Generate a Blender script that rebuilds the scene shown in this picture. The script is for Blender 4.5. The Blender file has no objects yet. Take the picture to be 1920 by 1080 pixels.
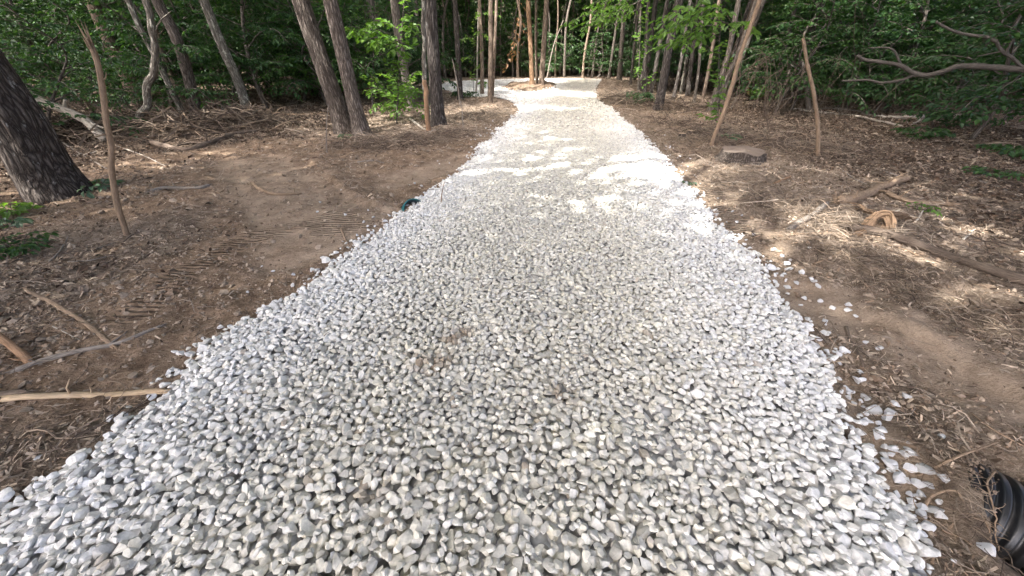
import bpy, bmesh, math, random
import numpy as np
from mathutils import Vector

random.seed(7)
RNG = np.random.default_rng(11)
SC = bpy.context.scene
SUN_AZ, SUN_EL = math.radians(-136), math.radians(55)     # azimuth from +Y towards +X
SUN_DIR = np.array([math.sin(SUN_AZ) * math.cos(SUN_EL), math.cos(SUN_AZ) * math.cos(SUN_EL), math.sin(SUN_EL)])
COL = SC.collection
PI = math.pi

# ------------------------------------------------------------------ camera
CAM_Z, PITCH, FPX = 1.6, math.radians(32.0), 700.0
cp, sp = math.cos(PITCH), math.sin(PITCH)
cam_data = bpy.data.cameras.new('camera')
cam_data.sensor_width = 36.0
cam_data.lens = 36.0 * FPX / 1920.0
cam_data.clip_start = 0.05
cam_data.clip_end = 600.0
cam = bpy.data.objects.new('camera', cam_data)
COL.objects.link(cam)
cam.location = (0, 0, CAM_Z)
cam.rotation_euler = (PI / 2 - PITCH, 0, 0)
SC.camera = cam


def ray(px, py):
    a, b = (px - 960.0) / FPX, (540.0 - py) / FPX
    return np.array([a, cp + b * sp, -sp + b * cp])


def on_plane(px, py, z=0.0):
    d = ray(px, py)
    return np.array([0, 0, CAM_Z]) + d * ((z - CAM_Z) / d[2])


def at_depth(px, py, Y):
    d = ray(px, py)
    return np.array([0, 0, CAM_Z]) + d * (Y / d[1])


def px_size(p, n):
    """world size of n photo pixels at point p"""
    depth = p[1] * cp - (p[2] - CAM_Z) * sp
    return n / FPX * depth


# ------------------------------------------------------------------ noise
def _h(ix, iy, iz, seed):
    n = (ix.astype(np.int64) * 374761393 + iy.astype(np.int64) * 668265263 + iz.astype(np.int64) * 1274126177 + seed * 974711) & 0xffffffff
    n = ((n ^ (n >> 13)) * 1274126177) & 0xffffffff
    n = ((n ^ (n >> 16)) * 2246822519) & 0xffffffff
    return ((n ^ (n >> 15)) & 0xffff) / 65535.0 * 2 - 1


def vn3(x, y, z, seed=0):
    x, y, z = np.broadcast_arrays(np.asarray(x, float), np.asarray(y, float), np.asarray(z, float))
    ix, iy, iz = np.floor(x), np.floor(y), np.floor(z)
    fx, fy, fz = x - ix, y - iy, z - iz
    fx, fy, fz = fx * fx * (3 - 2 * fx), fy * fy * (3 - 2 * fy), fz * fz * (3 - 2 * fz)
    r = 0
    for a in (0, 1):
        for b in (0, 1):
            for c in (0, 1):
                w = (fx if a else 1 - fx) * (fy if b else 1 - fy) * (fz if c else 1 - fz)
                r = r + w * _h(ix + a, iy + b, iz + c, seed)
    return r


def vn2(x, y, seed=0):
    x, y = np.broadcast_arrays(np.asarray(x, float), np.asarray(y, float))
    ix, iy = np.floor(x), np.floor(y)
    fx, fy = x - ix, y - iy
    fx, fy = fx * fx * (3 - 2 * fx), fy * fy * (3 - 2 * fy)
    z = np.zeros_like(ix)
    r = 0
    for a in (0, 1):
        for b in (0, 1):
            w = (fx if a else 1 - fx) * (fy if b else 1 - fy)
            r = r + w * _h(ix + a, iy + b, z, seed)
    return r


def fbm2(x, y, oct=4, seed=0, gain=0.5):
    r, a, f = 0, 1.0, 1.0
    for o in range(oct):
        r = r + a * vn2(np.asarray(x) * f + o * 17.3, np.asarray(y) * f - o * 9.1, seed + o)
        a *= gain
        f *= 2.03
    return r


def sstep(a, b, v):
    t = np.clip((v - a) / (b - a), 0, 1)
    return t * t * (3 - 2 * t)


# ------------------------------------------------------------------ tags
def tag(o, label=None, cat=None, group=None, kind=None):
    if label: o['label'] = label
    if cat: o['category'] = cat
    if group: o['group'] = group
    if kind: o['kind'] = kind
    return o


def empty(name, loc, label=None, cat=None, group=None):
    o = bpy.data.objects.new(name, None)
    o.empty_display_size = 0.1
    COL.objects.link(o)
    o.location = [float(v) for v in loc]
    return tag(o, label, cat, group)


TC = None


class MB:
    """collects vertex/face arrays and links them as ONE mesh object"""
    def __init__(s):
        s.v, s.f, s.c, s.n = [], [], [], 0

    def add(s, verts, faces, col=None):
        verts = np.asarray(verts, float)
        if not isinstance(faces, list) or (faces and not isinstance(faces[0], np.ndarray)):
            faces = [np.asarray(faces, np.int64)]
        s.v.append(verts)
        for f in faces:
            if len(f): s.f.append(f + s.n)
        if col is not None:
            col = np.asarray(col, float)
            if col.ndim == 1: col = np.tile(col, (len(verts), 1))
            s.c.append(col)
        elif TC is not None and len(TC) == len(verts):
            s.c.append(TC)          # unrolled coordinates of the last swept tube, in metres
        else:
            s.c.append(np.tile(np.array([0.5, 0.5, 0.5]), (len(verts), 1)))
        s.n += len(verts)
        return s

    def mesh(s, name, mat, origin=(0, 0, 0), smooth=False):
        me = bpy.data.meshes.new(name)
        V = np.concatenate(s.v) - np.asarray(origin, float)
        me.vertices.add(len(V))
        me.vertices.foreach_set('co', V.astype(np.float32).ravel())
        loops = np.concatenate([f.ravel() for f in s.f]).astype(np.int32)
        tot = np.concatenate([np.full(len(f), f.shape[1]) for f in s.f]).astype(np.int32)
        start = np.concatenate([[0], np.cumsum(tot)[:-1]]).astype(np.int32)
        me.loops.add(len(loops))
        me.loops.foreach_set('vertex_index', loops)
        me.polygons.add(len(tot))
        me.polygons.foreach_set('loop_start', start)
        me.polygons.foreach_set('loop_total', tot)
        me.polygons.foreach_set('use_smooth', np.full(len(tot), bool(smooth)))
        c = np.concatenate(s.c)
        at = me.color_attributes.new('Col', 'FLOAT_COLOR', 'POINT')
        at.data.foreach_set('color', np.column_stack([c, np.ones(len(c))]).astype(np.float32).ravel())
        me.update(calc_edges=True)
        me.materials.append(mat)
        return me

    def build(s, name, mat, parent=None, origin=(0, 0, 0), smooth=False):
        o = bpy.data.objects.new(name, s.mesh(name, mat, origin, smooth))
        COL.objects.link(o)
        if parent is not None:
            o.parent = parent
        else:
            o.location = [float(v) for v in origin]
        return o


def catmull(P, n):
    P = np.asarray(P, float)
    if len(P) == 2:
        t = np.linspace(0, 1, n)[:, None]
        return P[0] * (1 - t) + P[1] * t
    Q = np.vstack([2 * P[0] - P[1], P, 2 * P[-1] - P[-2]])
    m = len(P) - 1
    u = np.linspace(0, m - 1e-9, n)
    i = np.floor(u).astype(int)
    t = (u - i)[:, None]
    a, b, c, d = Q[i], Q[i + 1], Q[i + 2], Q[i + 3]
    return 0.5 * (2 * b + (c - a) * t + (2 * a - 5 * b + 4 * c - d) * t * t + (3 * b - a - 3 * c + d) * t ** 3)


def tube(P, R, sides=8, bark=0.0, bfreq=3.0, seed=0, caps=True, flat=1.0):
    """swept tube; bark = relative ridge depth"""
    global TC
    P = np.asarray(P, float)
    n = len(P)
    R = np.broadcast_to(np.asarray(R, float), (n,))
    T = np.gradient(P, axis=0)
    T /= np.linalg.norm(T, axis=1)[:, None] + 1e-12
    a = np.array([1.0, 0, 0]) if abs(T[0][0]) < 0.8 else np.array([0, 1.0, 0])
    U = np.zeros_like(P)
    u = a - T[0] * a.dot(T[0])
    for i in range(n):
        u = u - T[i] * u.dot(T[i])
        u /= np.linalg.norm(u) + 1e-12
        U[i] = u
    W = np.cross(T, U)
    th = np.arange(sides) / sides * 2 * PI
    ct, st = np.cos(th), np.sin(th)
    rr = np.repeat(R[:, None], sides, 1)
    if bark > 0:
        s = np.concatenate([[0], np.cumsum(np.linalg.norm(np.diff(P, axis=0), axis=1))])[:, None]
        r0 = max(R.max(), 1e-3)
        rid = 1 - 2 * np.abs(vn3(ct[None] * bfreq, st[None] * bfreq, s / r0 * 0.35 + 0 * ct[None], seed))
        low = vn3(ct[None] * 0.9, st[None] * 0.9, s / r0 * 0.22 + 0 * ct[None], seed + 5)
        rr = rr * (1 + bark * rid + bark * 0.9 * low)
    V = P[:, None] + U[:, None] * (rr * ct)[..., None] + W[:, None] * (rr * st * flat)[..., None]
    V = V.reshape(-1, 3)
    i, j = np.meshgrid(np.arange(n - 1), np.arange(sides), indexing='ij')
    j2 = (j + 1) % sides
    q = np.stack([i * sides + j, i * sides + j2, (i + 1) * sides + j2, (i + 1) * sides + j], -1).reshape(-1, 4)
    faces = [q]
    if caps:
        V = np.vstack([V, P[0], P[-1]])
        k = np.arange(sides)
        k2 = (k + 1) % sides
        faces.append(np.stack([k2, k, np.full(sides, n * sides)], -1))
        faces.append(np.stack([k + (n - 1) * sides, k2 + (n - 1) * sides, np.full(sides, n * sides + 1)], -1))
    sl = np.concatenate([[0], np.cumsum(np.linalg.norm(np.diff(P, axis=0), axis=1))])
    TC = np.stack([np.repeat(sl, sides), (R[:, None] * ct[None]).ravel(), (R[:, None] * st[None]).ravel()], -1)
    if caps: TC = np.vstack([TC, [sl[0], 0, 0], [sl[-1], 0, 0]])
    return V, faces


def unit(v):
    return v / (np.linalg.norm(v, axis=-1, keepdims=True) + 1e-12)


def leaf_cards(P, D, N, L, wid=0.55, curl=0.12, simple=False):
    """folded leaf blades: base P, axis D, normal N, length L"""
    P, D, N = np.asarray(P, float), unit(np.asarray(D, float)), np.asarray(N, float)
    N = unit(N - D * (N * D).sum(-1, keepdims=True))
    S = np.cross(D, N)
    L = np.broadcast_to(np.asarray(L, float), (len(P),))[:, None]
    w = L * wid * 0.5
    k = np.arange(len(P))[:, None]
    if simple:
        V = np.stack([P, P + D * L * 0.45 + S * w + N * L * curl, P + D * L, P + D * L * 0.45 - S * w + N * L * curl], 1)
        b = k * 4
        return V.reshape(-1, 3), [np.concatenate([np.hstack([b, b + 1, b + 2]), np.hstack([b, b + 2, b + 3])])], 4
    V = np.stack([P, P + D * L * 0.3 + S * w * 0.9 + N * L * curl, P + D * L * 0.65 + S * w * 0.75 + N * L * curl * 0.6,
                  P + D * L - N * L * curl, P + D * L * 0.65 - S * w * 0.75 + N * L * curl * 0.6, P + D * L * 0.3 - S * w * 0.9 + N * L * curl], 1)
    b = k * 6
    return V.reshape(-1, 3), [np.concatenate([np.hstack([b, b + 1, b + 2, b + 3]), np.hstack([b, b + 3, b + 4, b + 5])])], 6


# ------------------------------------------------------------------ materials
def mat_new(name):
    m = bpy.data.materials.new(name)
    m.use_nodes = True
    nt = m.node_tree
    for n in list(nt.nodes): nt.nodes.remove(n)
    out = nt.nodes.new('ShaderNodeOutputMaterial')
    return m, nt, out


def nd(nt, typ, **kw):
    n = nt.nodes.new(typ)
    for k, v in kw.items():
        if k == 'inp':
            for kk, vv in v.items(): n.inputs[kk].default_value = vv
        else:
            setattr(n, k, v)
    return n


def noise_node(nt, vec, scale, detail=4, rough=0.6):
    n = nd(nt, 'ShaderNodeTexNoise', inp={'Scale': scale, 'Detail': detail, 'Roughness': rough})
    if vec is not None: nt.links.new(vec, n.inputs['Vector'])
    return n.outputs['Fac']


def ramp(nt, fac, stops):
    r = nd(nt, 'ShaderNodeValToRGB')
    e = r.color_ramp.elements
    while len(e) > 1: e.remove(e[-1])
    e[0].position, e[0].color = stops[0][0], (*stops[0][1], 1)
    for p, c in stops[1:]:
        x = e.new(p)
        x.color = (*c, 1)
    nt.links.new(fac, r.inputs['Fac'])
    return r.outputs['Color']


def mixc(nt, fac, a, b, mode='MIX'):
    m = nd(nt, 'ShaderNodeMix', data_type='RGBA', blend_type=mode)
    for sock, v in ((m.inputs[0], fac), (m.inputs[6], a), (m.inputs[7], b)):
        if hasattr(v, 'links'): nt.links.new(v, sock)
        elif isinstance(v, (int, float)): sock.default_value = v
        else: sock.default_value = (*v, 1)
    return m.outputs[2]


def math_node(nt, op, a, b=0.0):
    m = nd(nt, 'ShaderNodeMath', operation=op)
    for sock, v in ((m.inputs[0], a), (m.inputs[1], b)):
        if hasattr(v, 'links'): nt.links.new(v, sock)
        else: sock.default_value = v
    return m.outputs[0]


def bsdf(nt, out, col, rough=0.9, bump=None, bstr=0.5, bdist=0.01, spec=0.3):
    p = nd(nt, 'ShaderNodeBsdfPrincipled')
    if hasattr(col, 'links'): nt.links.new(col, p.inputs['Base Color'])
    else: p.inputs['Base Color'].default_value = (*col, 1)
    p.inputs['Roughness'].default_value = rough
    p.inputs['Specular IOR Level'].default_value = spec
    if bump is not None:
        b = nd(nt, 'ShaderNodeBump', inp={'Strength': bstr, 'Distance': bdist})
        nt.links.new(bump, b.inputs['Height'])
        nt.links.new(b.outputs['Normal'], p.inputs['Normal'])
    nt.links.new(p.outputs[0], out.inputs['Surface'])
    return p


def coords(nt, scale=(1, 1, 1), kind='Object'):
    t = nd(nt, 'ShaderNodeTexCoord')
    m = nd(nt, 'ShaderNodeMapping')
    m.inputs['Scale'].default_value = scale
    nt.links.new(t.outputs[kind], m.inputs['Vector'])
    return m.outputs[0]


def tube_coords(nt, scale):
    a = nd(nt, 'ShaderNodeAttribute', attribute_name='Col')
    m = nd(nt, 'ShaderNodeMapping')
    m.inputs['Scale'].default_value = scale
    nt.links.new(a.outputs['Vector'], m.inputs['Vector'])
    return m.outputs[0]


def mat_bark(name, dark, light, patch=None, patch_amt=0.5, sc=(1.5, 10, 10), bstr=1.0, bdist=0.03):
    m, nt, out = mat_new(name)
    v0 = tube_coords(nt, sc)
    wn = nd(nt, 'ShaderNodeTexNoise', inp={'Scale': 1.3, 'Detail': 3})
    nt.links.new(v0, wn.inputs['Vector'])
    va = nd(nt, 'ShaderNodeVectorMath', operation='MULTIPLY_ADD')
    va.inputs[1].default_value = (.9, .9, .9)
    nt.links.new(wn.outputs['Color'], va.inputs[0])
    nt.links.new(v0, va.inputs[2])
    v = va.outputs[0]
    n1 = noise_node(nt, v, 2.2, 7, 0.72)
    vo = nd(nt, 'ShaderNodeTexVoronoi', feature='DISTANCE_TO_EDGE', inp={'Scale': 2.8})
    nt.links.new(v, vo.inputs['Vector'])
    crack = math_node(nt, 'MINIMUM', math_node(nt, 'MULTIPLY', vo.outputs['Distance'], 2.6), 1.0)
    hgt = math_node(nt, 'ADD', math_node(nt, 'MULTIPLY', crack, 0.7), n1)
    n3 = noise_node(nt, tube_coords(nt, (14, 45, 45)), 1.6, 4, 0.7)
    c = ramp(nt, math_node(nt, 'MULTIPLY', math_node(nt, 'ADD', n1, n3), .5), [(0.36, dark), (0.62, light)])
    c = mixc(nt, math_node(nt, 'SUBTRACT', 1.0, crack), c, tuple(x * 0.5 for x in dark))
    if patch:
        v2 = tube_coords(nt, (3.5, 8, 8))
        n2 = noise_node(nt, v2, 1.7, 7, 0.72)
        k = ramp(nt, n2, [(patch_amt, (0, 0, 0)), (patch_amt + 0.09, (1, 1, 1))])
        c = mixc(nt, k, c, patch)
    oi = nd(nt, 'ShaderNodeObjectInfo')
    hv = nd(nt, 'ShaderNodeHueSaturation')
    nt.links.new(math_node(nt, 'ADD', 0.8, math_node(nt, 'MULTIPLY', oi.outputs['Random'], 0.4)), hv.inputs['Value'])
    nt.links.new(c, hv.inputs['Color'])
    bsdf(nt, out, hv.outputs[0], 0.92, hgt, bstr, bdist, 0.2)
    return m


def mat_wood(name, a, b, sc=(3, 3, 3), bstr=0.5):
    m, nt, out = mat_new(name)
    n1 = noise_node(nt, tube_coords(nt, (5, 14, 14)), 1.6, 7, 0.75)
    n2 = noise_node(nt, tube_coords(nt, (7, 110, 110)), 2.0, 5, 0.75)
    c = ramp(nt, n1, [(0.36, a), (0.62, b)])
    c = mixc(nt, 0.5, c, ramp(nt, n2, [(0.36, tuple(x * 0.4 for x in a)), (0.62, tuple(min(1, x * 1.2) for x in b))]))
    bsdf(nt, out, c, 0.9, math_node(nt, 'ADD', n1, n2), bstr, 0.008, 0.25)
    return m


def mat_leaf(name, stops, trans=0.45):
    m, nt, out = mat_new(name)
    at = nd(nt, 'ShaderNodeAttribute', attribute_name='Col')
    sep = nd(nt, 'ShaderNodeSeparateColor')
    nt.links.new(at.outputs['Color'], sep.inputs[0])
    oi = nd(nt, 'ShaderNodeObjectInfo')
    f = math_node(nt, 'ADD', math_node(nt, 'MULTIPLY', sep.outputs[0], 0.75), math_node(nt, 'MULTIPLY', oi.outputs['Random'], 0.25))
    c = ramp(nt, f, stops)
    d = nd(nt, 'ShaderNodeBsdfPrincipled', inp={'Roughness': 0.45, 'Specular IOR Level': 0.4})
    nt.links.new(c, d.inputs['Base Color'])
    t = nd(nt, 'ShaderNodeBsdfTranslucent')
    nt.links.new(mixc(nt, 1.0, c, (1.35, 1.5, 0.55), 'MULTIPLY'), t.inputs['Color'])
    mx = nd(nt, 'ShaderNodeMixShader', inp={0: trans})
    nt.links.new(d.outputs[0], mx.inputs[1])
    nt.links.new(t.outputs[0], mx.inputs[2])
    nt.links.new(mx.outputs[0], out.inputs['Surface'])
    return m


def mat_vcol(name, rough=0.9, bscale=60, bstr=0.3, bdist=0.004, vary=0.35, spec=0.3, trans=0):
    """base colour from the mesh's own colour attribute, broken up by fine noise"""
    m, nt, out = mat_new(name)
    at = nd(nt, 'ShaderNodeAttribute', attribute_name='Col')
    v = coords(nt, (1, 1, 1))
    n = noise_node(nt, v, bscale, 5, 0.65)
    n2 = noise_node(nt, v, bscale * 0.25, 4, 0.6)
    k = ramp(nt, math_node(nt, 'MULTIPLY', math_node(nt, 'ADD', n, n2), 0.5), [(0.32, (1 - vary,) * 3), (0.68, (1 + vary * 0.5,) * 3)])
    bsdf(nt, out, mixc(nt, 1.0, at.outputs['Color'], k, 'MULTIPLY'), rough, n, bstr, bdist, spec)
    return m


M = {}
M['bark_dark'] = mat_bark('bark_dark', (0.060, 0.049, 0.042), (0.26, 0.23, 0.21), (0.40, 0.39, 0.37), 0.60)
M['bark_big'] = mat_bark('bark_big', (0.062, 0.049, 0.042), (0.25, 0.215, 0.19), (0.43, 0.42, 0.40), 0.60, sc=(1.9, 8, 8))
M['bark_oak'] = mat_bark('bark_oak', (0.125, 0.10, 0.082), (0.40, 0.34, 0.295), (0.46, 0.43, 0.39), 0.62)
M['bark_tan'] = mat_bark('bark_tan', (0.24, 0.18, 0.135), (0.49, 0.39, 0.305), (0.48, 0.44, 0.38), 0.62, bstr=0.6)
M['bark_pale'] = mat_bark('bark_pale', (0.15, 0.132, 0.108), (0.40, 0.37, 0.315), (0.55, 0.53, 0.44), 0.55, bstr=0.7)
M['bark_grey'] = mat_bark('bark_grey', (0.13, 0.11, 0.093), (0.33, 0.29, 0.25), (0.40, 0.385, 0.34), 0.60, bstr=0.6)
M['bark_orange'] = mat_bark('bark_orange', (0.28, 0.17, 0.10), (0.58, 0.39, 0.25), (0.50, 0.42, 0.34), 0.64, bstr=0.6)
M['wood_fresh'] = mat_wood('wood_fresh', (0.40, 0.28, 0.17), (0.64, 0.49, 0.33))
M['wood_tan'] = mat_wood('wood_tan', (0.17, 0.118, 0.078), (0.37, 0.27, 0.185))
M['wood_grey'] = mat_wood('wood_grey', (0.11, 0.092, 0.078), (0.32, 0.28, 0.24))
M['wood_pale'] = mat_wood('wood_pale', (0.25, 0.215, 0.175), (0.52, 0.47, 0.40))
M['wood_fibre'] = mat_wood('wood_fibre', (0.12, 0.075, 0.045), (0.29, 0.195, 0.125))
M['wood_brown'] = mat_wood('wood_brown', (0.065, 0.048, 0.037), (0.20, 0.155, 0.12))
M['wood_dark'] = mat_wood('wood_dark', (0.05, 0.042, 0.036), (0.15, 0.13, 0.112))
M['wood_orange'] = mat_wood('wood_orange', (0.18, 0.10, 0.058), (0.40, 0.255, 0.155))
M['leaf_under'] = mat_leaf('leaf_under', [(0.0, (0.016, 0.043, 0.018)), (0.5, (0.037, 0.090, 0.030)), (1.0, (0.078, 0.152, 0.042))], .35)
M['leaf_mid'] = mat_leaf('leaf_mid', [(0.0, (0.03, 0.075, 0.022)), (0.5, (0.06, 0.135, 0.036)), (1.0, (0.10, 0.19, 0.05))], .4)  # lighter green for a few saplings
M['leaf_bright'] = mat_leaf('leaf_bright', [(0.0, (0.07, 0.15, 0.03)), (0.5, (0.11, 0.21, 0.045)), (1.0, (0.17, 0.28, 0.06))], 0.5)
M['leaf_crown'] = mat_leaf('leaf_crown', [(0.0, (0.03, 0.065, 0.02)), (1.0, (0.08, 0.14, 0.04))])
M['leaf_dead'] = mat_leaf('leaf_dead', [(0.0, (0.20, 0.10, 0.045)), (1.0, (0.42, 0.24, 0.12))], 0.25)
M['leaf_pale'] = mat_leaf('leaf_pale', [(0.0, (0.06, 0.12, 0.075)), (1.0, (0.13, 0.20, 0.12))], 0.3)
M['stone'] = mat_vcol('stone', 0.88, 70, 0.45, 0.004, 0.30, 0.3)
M['litter'] = mat_vcol('litter', 0.92, 90, 0.3, 0.002, 0.35, 0.2)

# ------------------------------------------------------------------ road outline (photo outline carried to the ground plane)
LEFT_PX = [(0, 962), (60, 915), (140, 850), (215, 800), (300, 735), (380, 642), (470, 592), (560, 538), (640, 480), (720, 425), (800, 365), (860, 318),
           (905, 275), (945, 238), (975, 207), (958, 190), (915, 183.5), (868, 181), (832, 173), (824, 161), (840, 154), (900, 150.5), (1000, 148.5), (1075, 147.5), (1133, 149.5)]
RIGHT_PX = [(1130, 158), (1116, 172), (1122, 188), (1145, 206), (1190, 240), (1235, 283), (1282, 345), (1335, 405), (1420, 490), (1500, 605), (1560, 720), (1610, 810), (1665, 905), (1735, 1010), (1780, 1085)]
L3 = [on_plane(x, y, 0.04)[:2] for x, y in LEFT_PX]
R3 = [on_plane(x, y, 0.04)[:2] for x, y in RIGHT_PX]
ROAD = np.array([[-2.75, -3.0], [-2.4, -0.6]] + L3 + R3 + [[1.35, -0.6], [1.0, -3.0]])
ISLE = np.array([on_plane(x, y, 0.04)[:2] for x, y in [(938, 166.5), (958, 170.5), (985, 173), (1018, 172), (1038, 167.5), (1044, 163.5), (1024, 159.5), (985, 159.2), (955, 161.5)]])


def poly_sd(poly, x, y):
    """signed distance, positive inside"""
    x, y = np.asarray(x, float), np.asarray(y, float)
    d2 = np.full(x.shape, 1e18)
    ins = np.zeros(x.shape, bool)
    n = len(poly)
    for i in range(n):
        a, b = poly[i], poly[(i + 1) % n]
        ex, ey = b - a
        wx, wy = x - a[0], y - a[1]
        t = np.clip((wx * ex + wy * ey) / (ex * ex + ey * ey + 1e-12), 0, 1)
        d2 = np.minimum(d2, (wx - t * ex) ** 2 + (wy - t * ey) ** 2)
        c = ((a[1] > y) != (b[1] > y)) & (x < (b[0] - a[0]) * (y - a[1]) / (b[1] - a[1] + 1e-15) + a[0])
        ins ^= c
    return np.where(ins, 1, -1) * np.sqrt(d2)


def road_sd(x, y):
    return np.minimum(poly_sd(ROAD, x, y), -poly_sd(ISLE, x, y))


def path_mask(pts, x, y, w):
    P = np.array([on_plane(a, b)[:2] for a, b in pts])
    d2 = np.full(np.shape(x), 1e18)
    for a, b in zip(P[:-1], P[1:]):
        e = b - a
        t = np.clip(((x - a[0]) * e[0] + (y - a[1]) * e[1]) / e.dot(e), 0, 1)
        d2 = np.minimum(d2, (x - a[0] - t * e[0]) ** 2 + (y - a[1] - t * e[1]) ** 2)
    return 1 - sstep(w * 0.6, w, np.sqrt(d2))


PIPE_A, PIPE_B = np.array([2.0, .99, -0.16]), np.array([3.0, 0.16, -0.27])


def center_x(y):
    """middle line of the drive"""
    return -0.28 + 0.172 * y


def soil_masks(x, y):
    nz = fbm2(x * 1.1, y * 1.1, 4, 40)
    nf = fbm2(x * 4.0, y * 4.0, 3, 50)
    w1 = path_mask([(1500, 560), (1620, 590), (1760, 665), (1990, 800)], x, y, 0.42)
    w2 = path_mask([(1590, 720), (1640, 800), (1700, 880), (1740, 960)], x, y, 0.16)
    w3 = path_mask([(860, 300), (800, 318), (740, 330)], x, y, 0.42)
    w4 = path_mask([(700, 425), (600, 420), (520, 345), (470, 300)], x, y, 0.75)
    w5 = path_mask([(560, 400), (600, 440), (560, 470)], x, y, 0.5)
    w6 = path_mask([(1290, 310), (1350, 400), (1400, 455)], x, y, 0.42)
    mud = np.clip(np.maximum.reduce([w1, w2, w3, w4 * 0.9, w5, w6 * 0.8]) + nf * 0.35 - 0.12, 0, 1)
    red = np.clip(np.maximum(path_mask([(330, 330), (480, 300), (640, 330), (860, 310)], x, y, 2.7),
                             path_mask([(300, 600), (420, 520), (560, 430), (700, 400)], x, y, 1.05)) * 1.12 + nz * 0.35 - 0.1, 0, 1)
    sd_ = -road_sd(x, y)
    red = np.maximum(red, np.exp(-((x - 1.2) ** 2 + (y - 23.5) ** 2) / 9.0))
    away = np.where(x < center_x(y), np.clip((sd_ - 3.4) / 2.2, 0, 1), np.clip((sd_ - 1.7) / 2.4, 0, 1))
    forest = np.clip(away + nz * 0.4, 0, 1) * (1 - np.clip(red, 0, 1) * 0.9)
    return mud, red, forest


def tread_mask(x, y):
    a = path_mask([(255, 590), (340, 520), (420, 470)], x, y, 0.17)
    b = path_mask([(440, 455), (560, 425), (640, 415)], x, y, 0.22)
    c = path_mask([(1330, 355), (1365, 410), (1385, 440)], x, y, 0.16)
    d = path_mask([(610, 440), (700, 425), (760, 405)], x, y, 0.16)
    return np.maximum.reduce([a, b * 0.8, c, d * 0.7])


def H0(x, y, sd, mud):
    x, y = np.asarray(x, float), np.asarray(y, float)
    h = 0.055 * fbm2(x * 0.55, y * 0.55, 3, 3) + 0.030 * fbm2(x * 2.3, y * 2.3, 3, 8)
    rough = 0.020 * fbm2(x * 7, y * 7, 3, 21) + 0.012 * np.abs(vn2(x * 16, y * 16, 30))
    far = np.clip(np.hypot(x, y) / 12, 0, 1)
    h = h + rough * (1 - 0.85 * mud) * (1 - 0.7 * far)
    h = h - 0.035 * mud
    # windrows of pushed soil along the blade cuts
    for pts, w, a in (([(1640, 575), (1780, 640), (2000, 770)], 0.16, 0.07), ([(590, 300), (700, 380), (760, 395)], 0.16, 0.06),
                      ([(1500, 470), (1700, 520), (1990, 640)], 0.3, 0.07), ([(280, 268), (380, 255), (480, 240)], 0.5, 0.12),
                      ([(640, 262), (740, 268), (840, 250)], 0.5, 0.10)):
        h = h + a * path_mask(pts, x, y, w) * (0.6 + 0.6 * fbm2(x * 3, y * 3, 2, 70))
    for (px, py, r, a) in ((1155, 172, 1.1, 0.42), (1130, 170, 0.7, 0.2), (948, 186, 0.9, 0.22), (1000, 164.5, 2.6, 0.30), (840, 178, 0.9, 0.18)):
        c = on_plane(px, py)
        h = h + a * np.exp(-((x - c[0]) ** 2 + (y - c[1]) ** 2) / (r * r)) * (1 + 0.35 * fbm2(x * 2.2, y * 2.2, 3, 5))
    # hollow around the culvert
    ax = PIPE_B[:2] - PIPE_A[:2]
    L = np.linalg.norm(ax)
    ax = ax / L
    s = (x - PIPE_A[0]) * ax[0] + (y - PIPE_A[1]) * ax[1]
    d = np.abs((x - PIPE_A[0]) * -ax[1] + (y - PIPE_A[1]) * ax[0])
    h = h - 0.30 * sstep(0.02, 0.30, s) * (1 - sstep(0.20, 0.40, d)) + 0.05 * sstep(-0.35, -0.05, s) * (1 - sstep(0.0, 0.3, s)) * (1 - sstep(0.15, 0.4, d))
    road = sstep(-0.25, 0.25, sd)
    h = h * (1 - road) + road * (0.03 + 0.008 * vn2(x * 1.5, y * 1.5, 77))
    r = np.hypot(x, y - 12)
    h = h + np.clip(r - 44, 0, None) ** 1.35 * 0.11
    return h


def H(x, y):
    x, y = np.asarray(x, float), np.asarray(y, float)
    mud, _, _ = soil_masks(x, y)
    return H0(x, y, road_sd(x, y), mud)


def G(px, py, dz=0.0):
    """photo pixel -> point on the ground (plus dz)"""
    z = 0.0
    for _ in range(4):
        p = on_plane(px, py, z + dz)
        z = float(H(p[0:1], p[1:2])[0])
    return np.array([p[0], p[1], z + dz])


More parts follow.
